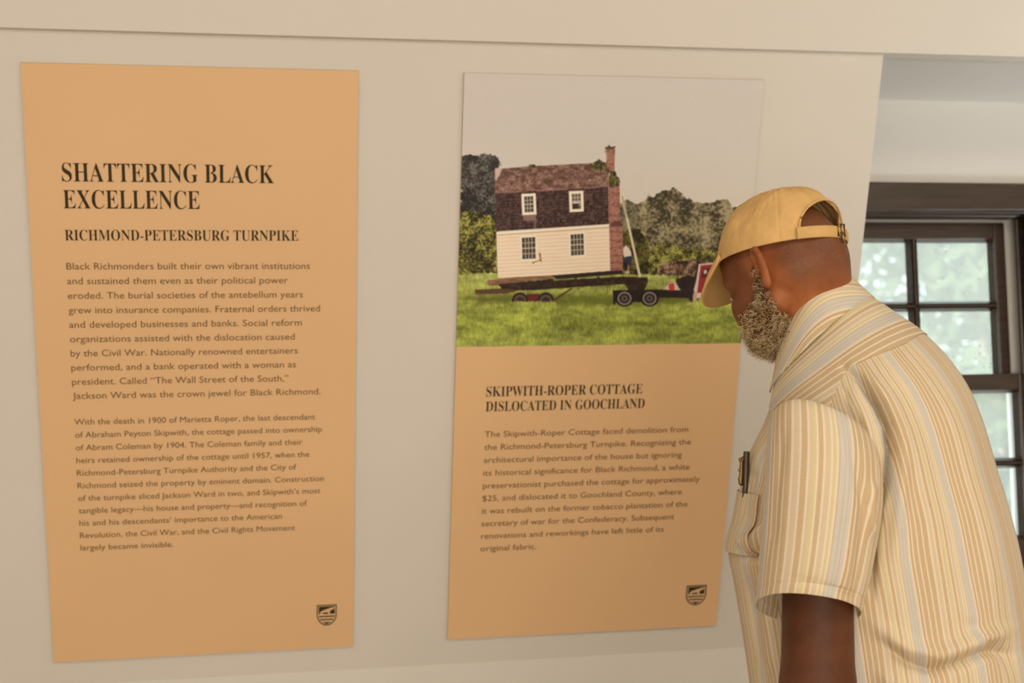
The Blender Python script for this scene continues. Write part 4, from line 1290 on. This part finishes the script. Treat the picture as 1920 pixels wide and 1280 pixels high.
# sleeves
SL = [(1456, 772, 1622, 846, .036, .030, 1.925), (1444, 790, 1640, 868, .060, .046, 1.905), (1439, 828, 1650, 900, .070, .040, 1.89), (1436, 880, 1652, 942, .074, .032, 1.88),
      (1432, 945, 1647, 990, .075, .028, 1.87), (1428, 1010, 1638, 1040, .075, .026, 1.865), (1423, 1075, 1626, 1102, .074, .026, 1.86), (1417, 1128, 1611, 1157, .073, .027, 1.86)]
NUs, NVs = 260, 220


def sleeve_grid(mirror):
    an = np.linspace(0, 2 * math.pi, NUs, endpoint=False)
    R = []
    for xl, yl, xr, yr, dh, dr, d in SL:
        Lp, Rp = at(xl, yl, d), at(xr, yr, d); c = (Lp + Rp) / 2; ex = (Rp - Lp) / 2
        ey = nrm(v3(_fwd[0], _fwd[1], 0)) * dh - ZZ * dr
        n = 2.25; cs, sn = np.cos(an), np.sin(an); r = (abs(cs) ** n + abs(sn) ** n) ** (-1 / n)
        R.append(c + ex * (r * cs)[:, None] - ey * (r * sn)[:, None])       # an=pi/2: nearest
    R = np.stack(R)
    t = np.linspace(0, len(SL) - 1, NVs); i = np.minimum(t.astype(int), len(SL) - 2); f = (t - i)[:, None, None]
    Pm, P1, P2, P3 = R[np.maximum(i - 1, 0)], R[i], R[i + 1], R[np.minimum(i + 2, len(SL) - 1)]
    return .5 * ((2 * P1) + (-Pm + P2) * f + (2 * Pm - 5 * P1 + 4 * P2 - P3) * f ** 2 + (-Pm + 3 * P1 - 3 * P2 + P3) * f ** 3)


Gs = sleeve_grid(False); Ns = grid_normals(Gs)
if ((Gs - Gs.mean(1, keepdims=True)) * Ns).sum() < 0: Ns = -Ns
Gs = fold(Gs, Ns, [([(1600, 860), (1622, 950), (1612, 1060), (1600, 1140)], 9, -.005), ([(1570, 800), (1590, 900), (1585, 1010), (1580, 1120)], 14, .003),
                   ([(1470, 800), (1455, 920), (1445, 1040)], 10, -.003), ([(1640, 900), (1632, 960), (1636, 1010)], 7, .006),
                   ([(1480, 1085), (1540, 1095), (1610, 1125)], 9, -.002)])
zz_ = np.linspace(0, 1, NVs)[:, None]
Gs = Gs + Ns * (.0022 * (fbm(np.arange(NUs)[None] / 22. + 0 * zz_, zz_ * 4, 231, 3) - .5) * np.minimum(1, zz_ * 3))[..., None]
Gs = Gs - Ns * (.0010 * np.exp(-((zz_ - .935) / .005) ** 2))[..., None]          # hem stitching line
Gs = Gs - Ns * (.0030 * np.exp(-((zz_ - .01) / .02) ** 2))[..., None]
circ = np.concatenate([[0], np.cumsum(np.linalg.norm(np.diff(Gs[150], axis=0), axis=1))])
q0 = circ[np.argmin(abs(np.linspace(0, 6.283, NUs) - 1.42))]
UVs = np.stack([np.broadcast_to((q0 - circ)[None] + .005 + .122 * 4, (NVs, NUs)), zz_ * .33 + 0 * circ[None]], -1)
sleeve = solid(mesh('sleeve', Gs.reshape(-1, 3), grid_faces(NUs, NVs, True), M_shirt, shirt, True, UVs.reshape(-1, 2)), .0016)
# far sleeve: mirrored over the torso's middle plane, about the far arm
shL, elL, _w = arm_pts(1); shR, elR, _w2 = arm_pts(-1)
d_ = Gs - shL
Gm = shR + d_ - 2 * (d_ @ LT)[..., None] * LT
solid(mesh('sleeve', Gm.reshape(-1, 3)[:, :], grid_faces(NUs, NVs, True)[:, ::-1], M_shirt, shirt, True, UVs.reshape(-1, 2)), .0016)

# breast pocket and the pen clipped in it
pkc = np.where((pw > .72) & (pw < 1.42))[0]
sub_panel('pocket', pkc, np.full(len(pkc), 7.75), np.full(len(pkc), 10.05), 90, .0045, lambda m_, c_: np.stack([np.broadcast_to(su[c_][None], m_.shape) * TS + SOFF, m_], -1))
# buttons down the placket
for v in (3.2, 5.2, 7.2, 9.2, 11.2, 13.2):
    c = torso_pt(v, np.array([math.pi / 2]), .004)[0]
    bm = bmesh.new(); bmesh.ops.create_cone(bm, cap_ends=True, segments=20, radius1=.0055, radius2=.005, depth=.0025, matrix=Matrix.Translation(Vector(c)) @ Vector(FT).to_track_quat('Z', 'Y').to_matrix().to_4x4())
    bm_obj('button', bm, mat('shirt_button', (.55, .48, .38), .3), shirt, smooth=False)
# seam threads: sleeve seam
def tube(bm, pts, r, seg=6, closed=False):
    pts = [np.asarray(p, float) for p in pts]; n = len(pts); rings = []
    for i in range(n):
        t = nrm(pts[min(i + 1, n - 1)] - pts[max(i - 1, 0)]) if not closed else nrm(pts[(i + 1) % n] - pts[i - 1])
        a = np.cross(t, ZZ if abs(t[2]) < .9 else v3(1, 0, 0)); a = nrm(a); b = np.cross(t, a)
        rr = r[i] if hasattr(r, '__len__') else r
        rings.append([bm.verts.new(pts[i] + (a * math.cos(6.2832 * k / seg) + b * math.sin(6.2832 * k / seg)) * rr) for k in range(seg)])
    for i in range(n if closed else n - 1):
        A, Bq = rings[i], rings[(i + 1) % n]
        for k in range(seg): bm.faces.new([A[k], A[(k + 1) % seg], Bq[(k + 1) % seg], Bq[k]])
    if not closed:
        bm.faces.new(rings[0][::-1]); bm.faces.new(rings[-1])


for g_ in (Gs, Gm):
    bm = bmesh.new(); tube(bm, list(g_[14, ::3] + (g_[14, ::3] - g_[14].mean(0)) * .006), .0007, 5, True); bm_obj('armhole_seam', bm, M_thread, shirt)
M_metal = mat('dark_metal', (.12, .10, .08), .32, metal=.9); M_brass = mat('aged_brass', (.30, .19, .09), .35, metal=.9)
pen_c0, pen_c1 = at(1400, 846, 2.035), at(1398, 905, 2.03)
pn = empty('pen', pen_c1 - (pen_c0 - pen_c1) * 1.0); tag(pn, 'dark metal pen clipped in the shirt breast pocket', 'pen')
ax_ = nrm(pen_c0 - pen_c1)
bm = bmesh.new(); tube(bm, [pen_c1 - ax_ * .05, pen_c1, pen_c1 + ax_ * .02, pen_c0 - ax_ * .002, pen_c0], [.0042, .0046, .0048, .0048, .0044], 14); bm_obj('barrel', bm, M_metal, pn, True)
side = nrm(at(1390, 880, 2.03) - at(1400, 880, 2.03))
bm = bmesh.new(); tube(bm, [pen_c0 - ax_ * .006 + side * .003, pen_c0 - ax_ * .010 + side * .0075, pen_c0 - ax_ * .025 + side * .0068, pen_c1 + side * .0075, pen_c1 - ax_ * .004 + side * .0062], [.0016, .0022, .0030, .0034, .0022], 10); bm_obj('clip', bm, M_brass, pn, True)
bm = bmesh.new()
for k_ in (.012, .027, .040):
    bmesh.ops.create_uvsphere(bm, u_segments=12, v_segments=8, radius=.0030, matrix=Matrix.Translation(Vector(pen_c0 - ax_ * k_ + side * .0088)))
bm_obj('rivet', bm, M_brass, pn, True)

# ---- cap
M_cap = mat('tan_cotton_twill', (0.66, 0.425, 0.175), .85, spec=.15, noise=.14, nscale=30, bump=.25, bscale=500)
CPI = math.radians(18)
Cf = FH * math.cos(CPI) + UH * math.sin(CPI); Cu = UH * math.cos(CPI) - FH * math.sin(CPI)
Co = hd(-.002, 0, .031)
CA, CB, CH = .0990, .0900, .0955


def cap_pt(ps, t, out=0.0):
    """ps: angle from the front (positive = left), t: 0 edge .. 1 top"""
    ps, t = np.broadcast_arrays(np.asarray(ps, float), np.asarray(t, float))
    ca_, sa_ = np.abs(np.cos(t * math.pi / 2)), np.sin(t * math.pi / 2); e = 2 / 2.35
    rho = ca_ ** e; h = sa_ ** e
    lean = -.012 * h                                # the crown leans back a little
    return Co + Cf * ((CA + out) * np.cos(ps) * rho + lean)[..., None] + LH * ((CB + out) * np.sin(ps) * rho)[..., None] + Cu * ((CH + out) * h)[..., None]


NP, NT = 420, 150
ps = np.linspace(0, 2 * math.pi, NP, endpoint=False); ts = np.linspace(0, .995, NT)
PSg, TSg = np.meshgrid(ps, ts)
cgp = cap_pt(PSg, TSg); cn = grid_normals(cgp)
if ((cgp - Co) * cn).sum() < 0: cn = -cn
hgt = (cgp - Co) @ Cu; lat = (cgp - Co) @ LH; fwdc = (cgp - Co) @ Cf
disp = np.zeros_like(TSg)
disp += .0026 * (fbm(PSg * 9 + TSg * 3, TSg * 7 - PSg * 2, 311, 4) - .5) * np.clip(TSg * 8, 0, 1) * np.clip((1 - TSg) * 3, 0, 1)
for k in range(6):
    dp = np.abs(np.mod(PSg - (k * math.pi / 3) + math.pi, 2 * math.pi) - math.pi) * CA * np.cos(TSg * math.pi / 2)
    disp += -.0007 * np.exp(-(dp / .0013) ** 2) + .0003 * np.exp(-((dp - .0048) / .0022) ** 2)
    disp += -.0003 * np.exp(-((dp - .006) / .0008) ** 2) * (np.mod(hgt, .0036) > .0014)
disp += -.0006 * np.exp(-((hgt - .020) / .001) ** 2)
disp += .0075 * (fbm(PSg * 3.2 - TSg * 2.2, TSg * 2.2 + PSg * .7, 301, 3) - .5) * np.clip(TSg * 6, 0, 1) * np.clip((1 - TSg) * 2.2, 0, 1)
wr = np.sin(PSg * 9 + TSg * 7 + 3 * fbm(PSg * 2, TSg * 3, 305, 3))
disp += .0011 * wr * np.clip(1 - np.abs(PSg - .9) / .9, 0, 1) * np.clip(TSg * 5, 0, 1) * np.clip(1.2 - TSg * 1.6, 0, 1)
cgp = cgp + cn * disp[..., None]
OW, OH, SB = .060, .044, .0145                       # rear opening: half width, height, strap height
hole = (fwdc < 0) & (((lat / OW) ** 2 + (np.maximum(hgt - SB, 0) / OH) ** 2) < 1)
Fc = grid_faces(NP, NT, True)
kf = ~hole.reshape(-1)[Fc].all(1)
Vc, Fc2, _u = compact(cgp.reshape(-1, 3), Fc[kf], np.zeros((NP * NT, 2)))
cap = solid(mesh('cap', Vc, Fc2, M_cap, person, True), .0022); cap['label'] = 'tan baseball cap with an open back'


def on_cap(h, y):
    """point of the dome at the rear, height h and sideways y"""
    t = 2 / math.pi * math.asin(min(1, (h / CH) ** (2.35 / 2))); rho = math.cos(t * math.pi / 2) ** (2 / 2.35)
    s = max(-1, min(1, y / (CB * max(rho, 1e-3)))); return math.pi - math.asin(s), t
bm = bmesh.new()
arc = []
for a in np.linspace(0, math.pi, 41):
    p_, t_ = on_cap(SB + OH * math.sin(a), OW * math.cos(a)); arc.append(cap_pt(p_, t_, .0012))
tube(bm, arc, .0017, 8); bm_obj('opening_binding', bm, M_cap, cap, True)
# strap
sy = np.linspace(-OW - .004, OW + .004, 60); st = []
for h in np.linspace(-.001, SB + .001, 10):
    st.append(np.stack([cap_pt(*on_cap(max(h, 0), y), .0022) + Cu * min(h, 0) for y in sy]))
ST = np.stack(st); st_n = grid_normals(ST)
edge_ = np.linspace(-1, 1, 10)[:, None]
ST = ST + (ST - Co) / np.linalg.norm(ST - Co, axis=2)[..., None] * (.0012 * (1 - edge_ ** 4) - .0004 * np.exp(-((np.abs(edge_) - .75) / .1) ** 2))[..., None]
solid(mesh('strap', ST.reshape(-1, 3), grid_faces(60, 10), M_cap, cap, True), .0028, 0)
bm = bmesh.new(); bc = [cap_pt(*on_cap(h, y), .0065) for h, y in ((-0.0 + .001, -.012), (.018, -.012), (.018, .006), (.001, .006))]
tube(bm, bc, .0016, 8, True); tube(bm, [bc[0] * .5 + bc[3] * .5, bc[1] * .5 + bc[2] * .5], .0014, 8)
tube(bm, [cap_pt(*on_cap(.006, -.002), .007), cap_pt(*on_cap(.002, -.002), .008) - Cu * .012], [.0028, .0022], 8)
bm_obj('buckle', bm, M_brass, cap, True)
bm = bmesh.new(); bmesh.ops.create_uvsphere(bm, u_segments=20, v_segments=10, radius=.007, matrix=Matrix.Translation(Vector(cap_pt(0, .995))) @ Matrix(np.stack([Cf, LH, Cu], 1).tolist()).to_4x4() @ Matrix.Diagonal((1, 1, .35, 1)))
bm_obj('top_button', bm, M_cap, cap, True)
for k in range(6):
    bm = bmesh.new(); pe = cap_pt((k + .5) * math.pi / 3, .72, -.0004)
    pts_ = [cap_pt((k + .5) * math.pi / 3 + .022 * math.cos(a), .72 + .012 * math.sin(a), .0003) for a in np.linspace(0, 6.283, 12, endpoint=False)]
    tube(bm, pts_, .0008, 6, True); bm_obj('eyelet', bm, M_cap, cap, True)
# brim
NB_, NS_ = 90, 30
BP = math.radians(31)
Db = FH * math.cos(BP) - UH * math.sin(BP)
pb_ = np.linspace(-.95, .95, NB_); sg = np.linspace(0, 1, NS_)
base_ = cap_pt(pb_, 0.0, -.001)
Lb = .066 * np.abs(np.cos(pb_ / .95 * math.pi / 2)) ** .45
BG = base_[None] + Db * (Lb[None] * sg[:, None])[..., None]
BG = BG + LH * (np.sin(pb_)[None] * .004 * sg[:, None])[..., None] + UH * (.007 * np.sin(pb_)[None] ** 2 * sg[:, None] ** .8)[..., None] + UH * (.006 * np.sin(sg[:, None] * math.pi) + 0 * pb_[None])[..., None]
brim = solid(mesh('brim', BG.reshape(-1, 3), grid_faces(NB_, NS_), M_cap, cap, True), .0034, 0)
bm = bmesh.new(); tube(bm, list(BG[-1]), .0024, 8); bm_obj('brim_edge', bm, M_cap, brim, True)

# ---- trousers, belt and shoes
xs2 = axis(.55, 1.55, .006, .006, []); ys2 = axis(1.6, 2.5, .006, .006, []); zs2 = axis(.04, 1.16, .006, .006, [])
T = Field(xs2, ys2, zs2); RM = np.stack([FT, LT, ZZ])
T.ell(hipz, (.150, .185, .15), RM, .05)
for v in np.arange(12.2, 14.6, .4):                # up to the waist, under the shirt
    c, a, b, tl, dr = interp_ring(v); T.ell(c, (b * .90, a * .90, .045), RM, .03)
for h_, kn, an in LEG:
    T.cone(h_, kn, .106, .078, .03); T.cone(kn, an, .078, .066, .03); T.cone(an, an - ZZ * .03, .066, .067, .01)
TV, TF = T.mesh(); TV = relax(TV, TF, 2)
wv = .004 * (fbm(TV[:, 0] * 14 + TV[:, 1] * 9, TV[:, 2] * 22, 401, 3) - .5)
cen2 = np.stack([np.interp(TV[:, 2], [0, 1], [hipz[0]] * 2), np.interp(TV[:, 2], [0, 1], [hipz[1]] * 2), TV[:, 2]], 1)
TV = TV + (TV - cen2) / np.maximum(np.linalg.norm(TV - cen2, axis=1), .02)[:, None] * wv[:, None]
mesh('trousers', TV, TF, mat('dark_denim', (.055, .065, .075), .85, noise=.4, nscale=60, bump=.3, bscale=400), person, True)
for h_, kn, an in LEG:
    S = Field(axis(.4, 1.6, .004, .02, [(an[0] - .26, an[0] + .16)]), axis(1.6, 2.6, .004, .02, [(an[1] - .16, an[1] + .22)]), axis(-.004, .16, .004, .004, []))
    g = v3(an[0], an[1], 0)
    S.cone(g + ZZ * .05 - FT * .035, g + ZZ * .038 + FT * .14, .044, .038, .02); S.ell(g + FT * .16 + ZZ * .03, (.07, .05, .030), RM, .02); S.cone(g + ZZ * .06, g + ZZ * .10, .048, .045, .02)
    Zs = np.broadcast_to(S.zs[None, None], S.D.shape); S.D = np.maximum(S.D, .008 - Zs).astype(np.float32)
    sv, sf = S.mesh(); sh_ = mesh('shoe', relax(sv, sf, 1), sf, mat('shoe_leather', (.05, .035, .025), .4), person, True)
    bm = bmesh.new()
    prof_ = [g + FT * (-.085 + .30 * (.5 - .5 * math.cos(a))) * 1 + LT * (.050 * math.sin(a)) for a in np.linspace(0, 2 * math.pi, 40, endpoint=False)]
    a_ = [bm.verts.new((p[0], p[1], .001)) for p in prof_]; b_ = [bm.verts.new((p[0], p[1], .022)) for p in prof_]
    bm.faces.new(a_[::-1]); bm.faces.new(b_)
    for i in range(40): bm.faces.new([a_[i], a_[(i + 1) % 40], b_[(i + 1) % 40], b_[i]])
    bm_obj('sole', bm, mat('shoe_sole', (.10, .08, .06), .7), sh_)
